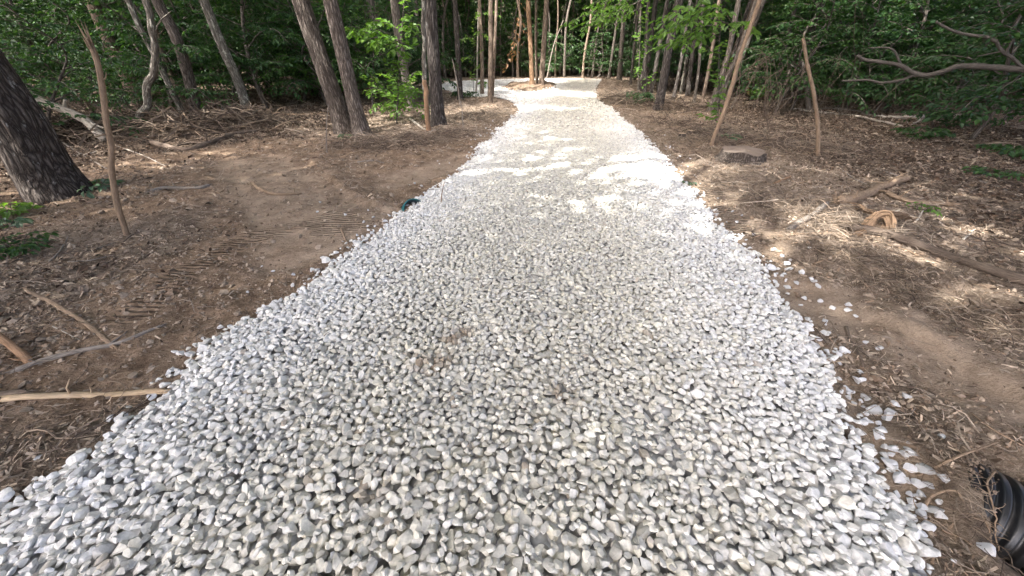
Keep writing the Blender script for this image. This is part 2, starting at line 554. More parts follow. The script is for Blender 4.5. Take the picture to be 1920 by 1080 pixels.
# ------------------------------------------------------------------ ground sheet
def build_ground():
    nx, ny = 900, 860
    u = np.linspace(-1, 1, nx)
    X = 2.6 * np.sinh(u * math.asinh(95 / 2.6))
    v = np.linspace(0, 1, ny)
    a, y0, yb, ye = 2.6, 2.0, -9.0, 120.0
    s0, s1 = math.asinh((yb - y0) / a), math.asinh((ye - y0) / a)
    Y = y0 + a * np.sinh(s0 + (s1 - s0) * v)
    gx, gy = np.meshgrid(X, Y, indexing='ij')
    sd = road_sd(gx, gy)
    mud, red, forest = soil_masks(gx, gy)
    z = H0(gx, gy, sd, mud)
    tr = tread_mask(gx, gy)
    i, j = np.meshgrid(np.arange(nx - 1), np.arange(ny - 1), indexing='ij')
    q = np.stack([i * ny + j, (i + 1) * ny + j, (i + 1) * ny + j + 1, i * ny + j + 1], -1).reshape(-1, 4)
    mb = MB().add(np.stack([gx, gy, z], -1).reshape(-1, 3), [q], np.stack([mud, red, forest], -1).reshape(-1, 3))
    m, nt, out = mat_new('soil')
    v = coords(nt)
    at = nd(nt, 'ShaderNodeAttribute', attribute_name='Col')
    sep = nd(nt, 'ShaderNodeSeparateColor')
    nt.links.new(at.outputs['Color'], sep.inputs[0])
    tt = nd(nt, 'ShaderNodeAttribute', attribute_name='tread')
    n0, n1, n2, n3 = noise_node(nt, v, 2.5, 6, 0.65), noise_node(nt, v, 14, 7, 0.72), noise_node(nt, v, 55, 6, 0.75), noise_node(nt, v, 160, 4, 0.7)
    base = ramp(nt, n1, [(0.3, (0.185, 0.142, 0.103)), (0.5, (0.31, 0.247, 0.19)), (0.72, (0.43, 0.355, 0.28))])
    redc = ramp(nt, n1, [(0.3, (0.18, 0.126, 0.083)), (0.5, (0.305, 0.22, 0.152)), (0.72, (0.41, 0.305, 0.22))])
    mudc = ramp(nt, n0, [(0.3, (0.29, 0.22, 0.158)), (0.7, (0.40, 0.315, 0.237))])
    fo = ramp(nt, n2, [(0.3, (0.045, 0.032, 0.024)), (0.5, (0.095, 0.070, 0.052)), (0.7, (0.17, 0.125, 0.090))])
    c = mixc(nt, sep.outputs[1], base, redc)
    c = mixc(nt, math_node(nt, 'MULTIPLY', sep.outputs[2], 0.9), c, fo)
    c = mixc(nt, math_node(nt, 'MULTIPLY', sep.outputs[0], 0.85), c, mudc)
    fine = mixc(nt, .5, ramp(nt, n2, [(0.36, (0.40, 0.38, 0.36)), (0.60, (1.25, 1.25, 1.25))]), ramp(nt, n3, [(0.36, (0.45, 0.43, 0.41)), (0.62, (1.3, 1.3, 1.3))]))
    c = mixc(nt, math_node(nt, 'SUBTRACT', 1.0, math_node(nt, 'MULTIPLY', sep.outputs[0], 0.45)), c, mixc(nt, 1.0, c, fine, 'MULTIPLY'))
    big = ramp(nt, noise_node(nt, v, 5.5, 6, .75), [(.38, (.55, .52, .5)), (.60, (1.12, 1.12, 1.12))])
    c = mixc(nt, math_node(nt, 'SUBTRACT', 1.0, math_node(nt, 'MULTIPLY', sep.outputs[0], .5)), c, mixc(nt, 1.0, c, big, 'MULTIPLY'))
    wv = nd(nt, 'ShaderNodeTexWave', wave_type='BANDS', bands_direction='Y', inp={'Scale': 6.2, 'Distortion': 1.2, 'Detail': 2, 'Detail Scale': 1.5})
    nt.links.new(v, wv.inputs['Vector'])
    hgt = math_node(nt, 'ADD', math_node(nt, 'MULTIPLY', n1, 0.8), math_node(nt, 'ADD', math_node(nt, 'MULTIPLY', n2, 0.45), math_node(nt, 'MULTIPLY', n3, 0.15)))
    smear = noise_node(nt, coords(nt, (4, 19, 8)), 1.5, 7, .75)
    hgt = math_node(nt, 'ADD', hgt, math_node(nt, 'MULTIPLY', smear, .7))
    soft = math_node(nt, 'SUBTRACT', 1.0, math_node(nt, 'MULTIPLY', sep.outputs[0], 0.5))
    hgt = math_node(nt, 'ADD', math_node(nt, 'MULTIPLY', hgt, soft), math_node(nt, 'MULTIPLY', math_node(nt, 'MULTIPLY', wv.outputs['Fac'], tt.outputs['Fac']), 1.5))
    bsdf(nt, out, c, 0.95, hgt, 0.9, 0.035, 0.2)
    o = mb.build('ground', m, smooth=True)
    t = o.data.attributes.new('tread', 'FLOAT', 'POINT')
    t.data.foreach_set('value', tr.astype(np.float32).ravel())
    o['kind'] = 'structure'

    # bed of fines under and beyond the loose stones
    xs, ys = np.arange(-9, 9.5, 0.1), np.arange(-3, 36, 0.1)
    gx, gy = np.meshgrid(xs, ys, indexing='ij')
    sd = road_sd(gx, gy)
    z = H(gx, gy) + 0.012 + 0.018 * sstep(0.0, 0.25, sd) + 0.006 * vn2(gx * 6, gy * 6, 4)
    k = sd > 0.02
    nyy = len(ys)
    i, j = np.meshgrid(np.arange(len(xs) - 1), np.arange(nyy - 1), indexing='ij')
    keep = k[:-1, :-1] & k[1:, :-1] & k[1:, 1:] & k[:-1, 1:]
    q = np.stack([i * nyy + j, (i + 1) * nyy + j, (i + 1) * nyy + j + 1, i * nyy + j + 1], -1)[keep]
    m, nt, out = mat_new('gravel_fines')
    v = coords(nt)
    vo = nd(nt, 'ShaderNodeTexVoronoi', feature='F1', inp={'Scale': 17.0, 'Randomness': 1.0})
    nt.links.new(v, vo.inputs['Vector'])
    bw = nd(nt, 'ShaderNodeRGBToBW')
    nt.links.new(vo.outputs['Color'], bw.inputs[0])
    c = ramp(nt, bw.outputs[0], [(0.15, (0.34, 0.335, 0.33)), (0.5, (0.52, 0.515, 0.51)), (0.85, (0.70, 0.70, 0.70))])
    c = mixc(nt, ramp(nt, vo.outputs['Distance'], [(0.45, (0, 0, 0)), (0.75, (1, 1, 1))]), c, (0.16, 0.155, 0.15))
    bsdf(nt, out, c, 0.9, math_node(nt, 'SUBTRACT', 1.0, vo.outputs['Distance']), 1.0, 0.05, 0.3)
    o = MB().add(np.stack([gx, gy, z], -1).reshape(-1, 3), [q.astype(np.int64)]).build('gravel_road', m, smooth=True)
    o['kind'] = 'structure'


build_ground()


# ------------------------------------------------------------------ stones
def stone_shape(sub, seed):
    rs = np.random.default_rng(seed)
    bm = bmesh.new()
    bmesh.ops.create_icosphere(bm, subdivisions=sub, radius=1.0)
    V = np.array([v.co[:] for v in bm.verts])
    F = np.array([[v.index for v in f.verts] for f in bm.faces])
    bm.free()
    for _ in range(10):
        n = unit(rs.normal(size=3))
        d = rs.uniform(0.38, 0.76)
        e = np.clip(V @ n - d, 0, None)
        V = V - e[:, None] * n * 0.97
    V = V + 0.03 * np.stack([vn3(V[:, 0] * 2, V[:, 1] * 2, V[:, 2] * 2, seed + k) for k in range(3)], -1)
    V = V / np.abs(V).max(0)
    return V * np.array([1.0, rs.uniform(0.66, 0.9), rs.uniform(0.48, 0.72)]), F


LOD = {s: [stone_shape(s, 100 + k) for k in range(22)] for s in (1, 2, 3)}


def rot_mats(yaw, tx, ty):
    c, s = np.cos(yaw), np.sin(yaw)
    o, l = np.zeros_like(c), np.ones_like(c)
    Rz = np.stack([np.stack([c, -s, o], -1), np.stack([s, c, o], -1), np.stack([o, o, l], -1)], 1)
    c, s = np.cos(tx), np.sin(tx)
    Rx = np.stack([np.stack([l, o, o], -1), np.stack([o, c, -s], -1), np.stack([o, s, c], -1)], 1)
    c, s = np.cos(ty), np.sin(ty)
    Ry = np.stack([np.stack([c, o, s], -1), np.stack([o, l, o], -1), np.stack([-s, o, c], -1)], 1)
    return Rx @ Ry @ Rz


def scatter(mb, shapes, pos, size, R, col):
    """append transformed copies of small shapes (grouped by variant)"""
    var = RNG.integers(0, len(shapes), len(pos))
    for k, (V, F) in enumerate(shapes):
        s = np.where(var == k)[0]
        if not len(s): continue
        W = np.einsum('nij,vj->nvi', R[s], V) * size[s][:, None, None] + pos[s][:, None]
        f = (F[None] + (np.arange(len(s)) * len(V))[:, None, None]).reshape(-1, F.shape[1])
        mb.add(W.reshape(-1, 3), [f], np.repeat(col[s], len(V), 0))


STAIN = [on_plane(x, y)[:2] for x, y in ((850, 655), (870, 640), (815, 705), (790, 700), (835, 690), (700, 935), (1052, 758))]


def stone_colour(x, y, n):
    lat = np.abs(x - center_x(y)) / 1.9
    patch = fbm2(x * 0.9, y * 0.7, 3, 90)
    g = 0.575 + 0.145 * sstep(0.25, 0.8, lat + 0.25 * patch) + RNG.normal(0, 0.055, n)
    white = RNG.random(n) < 0.10 + 0.16 * sstep(0.35, 0.9, lat)
    g = np.where(white, RNG.uniform(0.64, 0.79, n), g)
    g = np.where(RNG.random(n) < 0.06, g * 0.7, g)
    g = np.clip(g, 0.2, 0.84)
    warm = 0.028 + 0.055 * (1 - sstep(0.3, 0.9, lat)) + RNG.normal(0, 0.018, n)
    c = np.stack([g * (1 + warm * 0.8), g * (1 + warm * 0.3), g * (1 - warm * 1.2)], -1)
    st = np.zeros(n)
    for s in STAIN:
        st = np.maximum(st, np.exp(-((x - s[0]) ** 2 + (y - s[1]) ** 2) / 0.06 ** 2))
    st = np.where(RNG.random(n) < 0.75, st, 0) * 0.75
    st = np.maximum(st, np.where(RNG.random(n) < 0.008, 0.45, 0))
    return c * (1 - st[:, None]) + st[:, None] * np.array([0.27, 0.185, 0.11])


def build_gravel():
    mb = MB()
    # ---- near field: stones dropped one after another on a height map
    x0, y0, x1, y1, cs = -3.6, -1.2, 4.2, 9.6, 0.012
    nx, ny = int((x1 - x0) / cs), int((y1 - y0) / cs)
    cx, cy = np.meshgrid(x0 + (np.arange(nx) + .5) * cs, y0 + (np.arange(ny) + .5) * cs, indexing='ij')
    hm = H(cx[::4, ::4], cy[::4, ::4])
    hm = np.repeat(np.repeat(hm, 4, 0), 4, 1)[:nx, :ny].copy()
    n = 170000
    X, Y = RNG.uniform(x0 + .15, x1 - .15, n), RNG.uniform(y0 + .15, y1 - .15, n)
    sd = road_sd(X, Y) + 0.08 * fbm2(X * 5, Y * 5, 2, 60) + 0.07 * RNG.normal(size=n)
    k = (sd > 0.03) & (RNG.random(n) < .45 + .55 * sstep(0.0, .3, sd))
    X, Y, sd = X[k], Y[k], sd[k]
    n = len(X)
    order_n = n
    A = np.clip(RNG.lognormal(math.log(0.0218), 0.32, n), 0.010, 0.045)
    # a few smaller ones go in last, down the gaps
    k = int(n * .5)            # the last half goes in from large to small, so the small ones end in the gaps
    A[k:] = -np.sort(-A[k:])
    pos = np.zeros((n, 3))
    for i in range(n):
        a = A[i]
        r = int(a * 0.85 / cs) + 1
        best = None
        for t in range(4 if i < k else 6):
            x = X[i] + (0 if t == 0 else random.uniform(-.06, .06))
            y = Y[i] + (0 if t == 0 else random.uniform(-.06, .06))
            ix, iy = int((x - x0) / cs), int((y - y0) / cs)
            w = hm[ix - r:ix + r + 1, iy - r:iy + r + 1]
            m = w.mean()
            if best is None or m < best[0]: best = (m, x, y, ix, iy, w)
        m, x, y, ix, iy, w = best
        c = a * 0.52
        z = m + 0.22 * (w.max() - m) + c * 0.42
        pos[i] = (x, y, z)
        d = np.arange(-r, r + 1) * cs
        q = 1 - (d[:, None] ** 2 + d[None] ** 2) / (a * 0.9) ** 2
        np.maximum(w, np.where(q > 0, z + c * 0.85 * np.sqrt(np.clip(q, 0, 1)), -1), out=w)
    R = rot_mats(RNG.uniform(0, 2 * PI, n), RNG.normal(0, 0.30, n), RNG.normal(0, 0.30, n))
    col = stone_colour(pos[:, 0], pos[:, 1], n)
    # top surface test keeps the buried ones cheap
    ix, iy = ((pos[:, 0] - x0) / cs).astype(int), ((pos[:, 1] - y0) / cs).astype(int)
    bur = hm[ix, iy] - pos[:, 2]
    near = (pos[:, 1] < 1.9) & (bur < A * .75)
    mid = ~near & (pos[:, 1] < 6.5) & (bur < A * 1.0)
    far = ~near & ~mid
    for kk, lod in ((near, 3), (mid, 2), (far, 1)):
        # icosphere levels: 1 = 12 verts, 2 = 42, 3 = 162
        scatter(mb, LOD[lod], pos[kk], A[kk], R[kk], col[kk])
    # ---- far field
    n = 130000
    X, Y = RNG.uniform(-7, 8.5, n), 9.4 + (34 - 9.4) * RNG.random(n) ** 1.5
    sd = road_sd(X, Y) + 0.10 * fbm2(X * 3, Y * 3, 2, 60) + 0.05 * RNG.normal(size=n)
    k = sd > 0.03
    X, Y = X[k], Y[k]
    n = len(X)
    A = np.clip(RNG.lognormal(math.log(0.030), 0.25, n), 0.016, 0.06)
    P = np.stack([X, Y, H(X, Y) + 0.035 + RNG.uniform(-0.01, 0.02, n)], -1)
    scatter(mb, LOD[1], P, A, rot_mats(RNG.uniform(0, 2 * PI, n), RNG.normal(0, .4, n), RNG.normal(0, .4, n)), stone_colour(X, Y, n))
    o = mb.build('gravel', M['stone'])
    tag(o, 'crushed white and grey limestone gravel covering the whole drive', 'gravel', kind='stuff')
    print('gravel stones', len(pos), n, 'faces', len(o.data.polygons))


build_gravel()

LOOSE = [  # photo pixel, width in photo pixels, label or None
    (1745, 870, 30, 'chunky white stone beside the tan twig near the black pipe'),
    (1632, 772, 32, 'broad white stone alone on bare mud at the right edge of the gravel'),
    (1850, 1032, 36, 'long bluish white stone half buried left of the black corrugated pipe'),
    (75, 859, 14, 'single small white stone alone on brown mulch at the left of the drive'),
    (1764, 821, 17, 'white stone alone on crumbly soil right of the mud strip'),
    (1581, 660, 20, 'squarish white stone beside the root at the right gravel edge'),
    (1646, 656, 16, 'flat white stone alone in the smooth rut right of the drive'),
    (1720, 911, 22, 'narrow pointed white stone on wet mud below the tan twig'),
    (1666, 872, 30, None), (1671, 880, 22, None), (1685, 900, 26, None), (1663, 785, 24, None), (1668, 775, 20, None), (1630, 792, 15, None),
    (1676, 760, 18, None), (1696, 745, 17, None), (1612, 781, 14, None), (1590, 734, 13, None), (1618, 746, 14, None), (1615, 715, 14, None),
    (1614, 754, 13, None), (1655, 839, 16, None), (1672, 844, 17, None), (1692, 851, 13, None), (1641, 865, 12, None), (1700, 833, 10, None),
    (1705, 940, 20, None), (1688, 955, 24, None), (1727, 968, 26, None), (1735, 988, 28, None), (1712, 975, 22, None), (1760, 943, 14, None),
    (1715, 932, 16, None), (1725, 931, 14, None), (1761, 905, 22, None), (1590, 574, 13, None), (1590, 583, 13, None), (1604, 595, 10, None),
    (1538, 566, 13, None), (1561, 580, 12, None), (1520, 522, 13, None), (1502, 513, 13, None), (1520, 537, 12, None), (1538, 529, 11, None),
    (1473, 497, 16, None), (1450, 468, 12, None), (1466, 481, 11, None), (1487, 477, 8, None), (1477, 507, 15, None), (1518, 466, 8, None),
    (1506, 561, 14, None), (1498, 520, 12, None), (1624, 643, 12, None), (1412, 440, 8, None), (1372, 397, 7, None), (1390, 405, 6, None),
    (320, 700, 18, None), (600, 380, 6, None), (596, 398, 6, None), (690, 425, 6, None), (700, 408, 7, None), (492, 500, 5, None), (690, 395, 5, None), (640, 357, 4, None)]


def build_loose():
    shapes = {}
    for k in range(12):
        V, F = LOD[3][k]
        mb = MB().add(V, [F], (0.66, 0.66, 0.665) if k % 3 else (0.55, 0.545, 0.535))
        shapes[k] = mb.mesh('loose_stone', M['stone'])
    items = list(LOOSE)
    # strays that rolled off both shoulders
    n = 0
    while n < 150:
        t = random.random()
        if t < 0.72:
            px, py = random.choice([(1190, 240), (1235, 283), (1282, 345), (1335, 405), (1420, 490), (1500, 605), (1560, 720), (1610, 810), (1665, 905)])
            f = random.random()
            px, py = px + f * 60 + abs(random.gauss(0, 1)) * 0.05 * (py - 100), py + f * 70 + random.uniform(-30, 30)
            grp = 'R'
        else:
            px, py = random.choice([(560, 538), (720, 425), (800, 365), (860, 318), (905, 275), (905, 275), (860, 318), (925, 255)])
            px, py = px - abs(random.gauss(0, 1)) * 0.07 * (py - 60), py + random.uniform(-30, 20)
        p = on_plane(px, py)
        s = float(road_sd(p[0:1], p[1:2])[0])
        if not (-0.75 < s < -0.03): continue
        items.append((px, py, random.uniform(0.025, 0.055) * FPX / px_size(p, FPX), None))
        n += 1
    for i, (px, py, w, lab) in enumerate(items):
        p = G(px, py)
        a = px_size(p, w) * 0.5
        o = bpy.data.objects.new('loose_stone', shapes[i % 12])
        COL.objects.link(o)
        o.location = (p[0], p[1], p[2] + a * 0.42)
        o.scale = (a, a, a * 1.12)
        o.rotation_euler = (random.gauss(0, .25), random.gauss(0, .25), random.uniform(0, 6.28))
        side = p[0] > center_x(p[1])
        if lab is None:
            lab = 'small white stone strayed off the drive onto the dirt on its right' if side else 'small white stone strayed off the drive onto the dirt on its left'
        tag(o, lab, 'stone', 'white stones strayed onto the right dirt shoulder' if side else 'white stones strayed onto the left dirt shoulder')


build_loose()


# ------------------------------------------------------------------ ground litter
def litter_field(n, ymax, power, keep):
    Y = 0.3 + (ymax - 0.3) * RNG.random(n) ** power
    X = RNG.uniform(-1, 1, n) * (1.6 + 1.75 * Y)
    sd = road_sd(X, Y)
    mud, red, fo = soil_masks(X, Y)
    p = keep(mud, red, fo, X, Y) * np.where(sd < -0.02, 1, 0)
    # keep the culvert clear
    k = (RNG.random(n) < p) & ~((X > 1.8) & (X < 2.9) & (Y < 0.95) & (Y > 0.1))
    return X[k], Y[k], H(X[k], Y[k]), fo[k], red[k]


def build_litter():
    # clods
    X, Y, Z, fo, red = litter_field(190000, 18, 1.3, lambda m, r, f, x, y: (1 - 0.75 * m) * (0.3 + 0.7 * sstep(-.3, .5, fbm2(x * 1.6, y * 1.6, 3, 33))))
    n = len(X)
    A = np.clip(RNG.lognormal(math.log(0.0085), 0.5, n), 0.0035, 0.035) * (1 + .07 * Y)
    t = RNG.uniform(0.7, 1.4, n)[:, None]
    base = np.where((RNG.random(n) < 0.6)[:, None], np.array([0.32, 0.255, 0.195]), np.array([0.22, 0.16, 0.115])) * t
    mb = MB()
    scatter(mb, CLOD, np.stack([X, Y, Z + A * 0.25], -1), A, rot_mats(RNG.uniform(0, 6.28, n), RNG.normal(0, .4, n), RNG.normal(0, .4, n)), base)
    tag(mb.build('soil_crumbs', M['litter']), 'crumbled brown soil and clods over the cleared ground', 'soil', kind='stuff')
    # chips and bark shreds: bent slivers
    shapes = []
    for k in range(8):
        w, b = random.uniform(.06, .24), random.uniform(-.25, .25)
        V = np.array([[-1, -w, 0], [-1, w, 0], [0, w * 1.2, b], [0, -w * 1.1, b], [1, w * .6, 0], [1, -w * .5, 0]])
        shapes.append((V, np.array([[0, 3, 2, 1], [3, 5, 4, 2]])))
    X, Y, Z, fo, red = litter_field(430000, 26, 1.3, lambda m, r, f, x, y: (1 - 0.85 * m) * (1 - 0.85 * r) * (0.3 + 0.7 * sstep(-.35, .4, fbm2(x * 1.1, y * 1.1, 3, 35))))
    n = len(X)
    A = np.clip(RNG.lognormal(math.log(0.0125), 0.45, n), 0.005, 0.045) * (1 + .09 * Y)
    pal = np.array([[0.33, 0.28, 0.235], [0.20, 0.165, 0.135], [0.40, 0.335, 0.265], [0.115, 0.088, 0.068], [0.23, 0.17, 0.125], [0.085, 0.064, 0.05]])
    c = pal[RNG.integers(0, 6, n)] * RNG.uniform(.95, 1.6, n)[:, None] * np.array([1.04, 1.0, .94]) * np.where(fo > .5, .7, 1.0)[:, None]
    mb = MB()
    scatter(mb, shapes, np.stack([X, Y, Z + 0.003 + 0.010 * RNG.random(n)], -1), A, rot_mats(RNG.uniform(0, 6.28, n), RNG.normal(0, .45, n), RNG.normal(0, .45, n)), c)
    tag(mb.build('wood_mulch', M['litter']), 'grey brown shredded wood and bark mulch strewn over the cleared strip', 'mulch', kind='stuff')
    # dead leaves on the forest floor
    shapes = []
    for k in range(6):
        a, b = random.uniform(.1, .5), random.uniform(-.35, .35)
        V = np.array([[-1, 0, b], [-.3, -.55, a], [.4, -.45, a * .7], [1, 0, -b * .5], [.4, .45, a], [-.3, .55, a * .6]])
        shapes.append((V, np.array([[0, 1, 2, 3], [0, 3, 4, 5]])))
    X, Y, Z, fo, red = litter_field(190000, 36, 1.2, lambda m, r, f, x, y: np.clip(f * 0.95 + 0.02, 0, 1) * (1 - m) * sstep(.6, 2.2, -road_sd(x, y)))
    n = len(X)
    A = np.clip(RNG.lognormal(math.log(0.026), 0.3, n), 0.013, 0.055) * (1 + 0.8 * sstep(8, 28, Y))
    pal = np.array([[0.165, 0.11, 0.075], [0.21, 0.155, 0.115], [0.10, 0.067, 0.047], [0.27, 0.205, 0.155], [0.13, 0.10, 0.077], [0.075, 0.055, 0.042]])
    c = pal[RNG.integers(0, 6, n)] * RNG.uniform(.55, 1.1, n)[:, None]
    mb = MB()
    scatter(mb, shapes, np.stack([X, Y, Z + 0.006 + 0.015 * RNG.random(n)], -1), A, rot_mats(RNG.uniform(0, 6.28, n), RNG.normal(0, .5, n), RNG.normal(0, .5, n)), c)
    tag(mb.build('fallen_leaves', M['litter']), 'dry brown fallen leaves covering the forest floor', 'leaves', kind='stuff')
    # twigs, roots and straw-like stems
    shapes = []
    for k in range(14):
        c1, c2, h = random.gauss(0, .22), random.gauss(0, .16), abs(random.gauss(0, .12))
        V, F = tube(catmull([[-.5, 0, 0], [-.15, c1, h], [.2, c2, h * .8], [.5, c1 * .3, 0]], 6), np.array([1, 1, .9, .8, .6, .4]) * random.uniform(.006, .015), 3, caps=False)
        shapes.append((V, F[0]))
    X, Y, Z, fo, red = litter_field(110000, 24, 1.15, lambda m, r, f, x, y: (1 - 0.8 * m) * (1 - 0.6 * r) * (0.2 + 0.8 * sstep(-.2, .5, fbm2(x * .8, y * .8, 3, 36))))
    n = len(X)
    A = np.clip(RNG.lognormal(math.log(0.085), .6, n), .03, .45) * (1 + .07 * Y)
    pal = np.array([[0.42, 0.345, 0.27], [0.30, 0.245, 0.195], [0.20, 0.155, 0.12], [0.37, 0.285, 0.21], [0.13, 0.10, 0.08]])
    c = pal[RNG.integers(0, 5, n)] * RNG.uniform(.65, 1.1, n)[:, None]
    mb = MB()
    scatter(mb, shapes, np.stack([X, Y, Z + .004], -1), A, rot_mats(RNG.uniform(0, 6.28, n), RNG.normal(0, .3, n), RNG.normal(0, .12, n)), c)
    # heaps of torn brush pushed aside by the machine
    def heap(pts, w, n, lo, hi, rise, tint):
        P = np.array([G(a, b) for a, b in pts])
        i = RNG.integers(0, len(P) - 1, n)
        t = RNG.random(n)[:, None]
        C = P[i] * (1 - t) + P[i + 1] * t
        C[:, :2] += RNG.normal(0, w * .5, (n, 2))
        k = road_sd(C[:, 0], C[:, 1]) < -.15
        C = C[k]
        m = len(C)
        C[:, 2] = H(C[:, 0], C[:, 1]) + np.abs(RNG.normal(0, rise, m))
        sel = pal[RNG.integers(0, 5, m)] * RNG.uniform(.5, 1.05, m)[:, None] * np.array(tint)
        scatter(mb, shapes, C, RNG.uniform(lo, hi, m), rot_mats(RNG.uniform(0, 6.28, m), RNG.normal(0, .5, m), RNG.normal(0, .28, m)), sel)
    heap([(40, 262), (120, 255), (230, 250), (330, 246), (480, 232)], 1.0, 2200, .25, 1.3, .10, (.8, .78, .76))
    heap([(640, 272), (740, 278), (860, 256)], .55, 2400, .10, .45, .04, (1.05, 1.02, 1.0))
    heap([(870, 225), (930, 215)], .6, 900, .15, .5, .06, (.9, .9, .9))
    heap([(1240, 225), (1320, 262), (1430, 270), (1560, 280)], .9, 1700, .12, .6, .03, (.85, .83, .82))
    heap([(1300, 330), (1440, 380), (1560, 420), (1680, 430)], .5, 800, .08, .40, .02, (.95, .95, .95))
    heap([(1150, 178), (1190, 200), (1290, 205)], 1.0, 1300, .2, .9, .08, (.75, .74, .73))
    heap([(1560, 470), (1700, 540), (1850, 620)], .3, 700, .06, .3, .012, (1, .98, .95))
    heap([(1740, 850), (1800, 900), (1810, 1000)], .12, 160, .04, .16, .012, (1.0, .97, .92))
    tag(mb.build('twigs', M['litter']), 'thin dry twigs, roots and stems littering the cleared ground', 'twigs', kind='stuff')


CLOD = [(V * np.array([1, 1, .8]), F) for V, F in LOD[1]]
build_litter()
# ------------------------------------------------------------------ foliage and tree kits
UP = np.array([0, 0, 1.0])


# spots the sun reaches in the photo: crowns keep out of their line to the sun
def _gap(p): return np.asarray(p, float)
SUNLIT = [(at_depth(700, 70, 11), 3.2), (at_depth(760, 60, 11), 3.2), (at_depth(735, 180, 12), 2.5), (at_depth(1270, 50, 9), 3.2), (at_depth(1240, 70, 8.8), 3.2), (at_depth(995, 90, 23), 2.6),
          (at_depth(920, 90, 17), 2.4), (G(1720, 450), 1.0), (G(1150, 172), 2.2), (G(1000, 166), 1.7), (G(930, 161), 1.5), (G(1080, 158), .9), (G(880, 165), 1.2), (G(560, 255), 1.2)]


def in_sun_line(c, k):
    for p, r in SUNLIT:
        d = np.asarray(c) - p
        t = d.dot(SUN_DIR)
        if t > 0 and np.linalg.norm(d - SUN_DIR * t) < r * k: return True
    return False


def crown_mesh(seed, rx, rz, nclump, per, leaf):
    rs = np.random.default_rng(seed)
    mb = MB()
    d = unit(rs.normal(size=(nclump, 3)))
    c = d * (rs.random(nclump) ** 0.5)[:, None] * np.array([rx, rx, rz])
    P = (c[:, None] + rs.normal(0, 1, (nclump, per, 3)) * np.array([.55, .55, .3])).reshape(-1, 3)
    n = len(P)
    D = rs.normal(size=(n, 3)) * np.array([1, 1, .45])
    N = UP + rs.normal(0, .45, (n, 3))
    V, F, k = leaf_cards(P, D, N, leaf * rs.uniform(.7, 1.3, n), .62, simple=True)
    mb.add(V, F, np.repeat(rs.random(n), k)[:, None] * np.ones(3))
    return mb.mesh('crown', M['leaf_crown'])


CROWNS = [crown_mesh(300 + k, 3.3, 2.6, 92, 38, 0.29) for k in range(4)]


def limbs(mb, top, r, rs, n=5, L=2.6):
    for i in range(n):
        a = rs.uniform(0, 6.28)
        b = top - np.array([0, 0, rs.uniform(0.3, 3.0)])
        e = b + np.array([math.cos(a) * L, math.sin(a) * L, rs.uniform(.8, 2.2)]) * rs.uniform(.6, 1.1)
        P = catmull([b, b * .5 + e * .5 - np.array([0, 0, .2]), e], 7)
        V, F = tube(P, np.linspace(r * .45, r * .08, 7), 6)
        mb.add(V, F)


def grow_trunk(name, pts, r0, mat, origin, parent, height, bark=0.05, sides=22, flare=0.35, taper=0.55, seed=0, rings_per_m=9, limb=True, kink=0.0):
    """trunk through pts (world), carried on up to the given height"""
    rs = np.random.default_rng(seed + 1000)
    pts = [np.asarray(p, float) for p in pts]
    d = unit(pts[-1] - pts[-2])
    p = pts[-1].copy()
    while p[2] < height - 0.1:
        d = unit(d * 0.72 + np.array([rs.normal(0, .05), rs.normal(0, .05), 1]) * 0.28)
        p = p + d * 1.6
        pts.append(p.copy())
    pts[0] = pts[0] - np.array([0, 0, 0.12])
    L = sum(np.linalg.norm(b - a) for a, b in zip(pts[:-1], pts[1:]))
    vis = int(4.5 * rings_per_m)
    n = max(24, int(L * 3))
    P = catmull(pts, n * 4)
    s = np.concatenate([[0], np.cumsum(np.linalg.norm(np.diff(P, axis=0), axis=1))])
    ss = np.unique(np.concatenate([np.linspace(0, min(4.5, s[-1]), vis), np.linspace(min(4.5, s[-1]), s[-1], n)]))
    P = np.stack([np.interp(ss, s, P[:, k]) for k in range(3)], -1)
    if kink > 0:
        w = np.stack([vn2(ss * 0.9, ss * 0 + seed, 3), vn2(ss * 0.9, ss * 0 + seed, 4), ss * 0], -1)
        P = P + w * kink * np.clip(ss, 0, 1)[:, None]
    R = r0 * (1 - (1 - taper * .6) * (ss / s[-1])) * (1 + flare * np.exp(-np.clip(ss - .1, 0, None) / (r0 * 1.3 + .05)))
    mb = MB()
    V, F = tube(P, R, sides, bark, 3.2, seed)
    mb.add(V, F)
    if limb: limbs(mb, P[-1], R[-1], rs)
    mb.build(name, M[mat], parent, origin, smooth=True)
    return P[-1], R


def tree_px(label, pts, wpx, mat, group=None, height=12.0, crown=1.0, bark=0.05, flare=0.35, kink=0.0, sides=20, Y=None, cat='tree', name='forest_tree'):
    """a tree whose foot and lean follow the photo; pts bottom to top in photo pixels"""
    b = G(*pts[0]) if Y is None else foot(pts[0][0], Y)
    world = [b] + [at_depth(x, y, b[1]) for x, y in pts[1:]]
    r = px_size(b, wpx) * 0.5
    root = empty(name, b, label, cat, group)
    seed = int(pts[0][0] * 7 + pts[0][1])
    top, R = grow_trunk('trunk', world, r, mat, b, root, height, bark, sides, flare, seed=seed, kink=kink)
    if crown > 0:
        c = bpy.data.objects.new('crown', CROWNS[seed % 4])
        COL.objects.link(c)
        c.parent = root
        if in_sun_line(top, crown): crown *= .35
        c.location = [float(v) for v in (top - b)]
        c.rotation_euler = (0, 0, seed)
        c.scale = (crown,) * 3
    return root, world, r


def foot(px, Y):
    z = 0.0
    for _ in range(3):
        x = (px - 960.0) / FPX * (Y * cp - (z - CAM_Z) * sp)
        z = float(H(np.array([x]), np.array([Y]))[0])
    return np.array([x, Y, z])


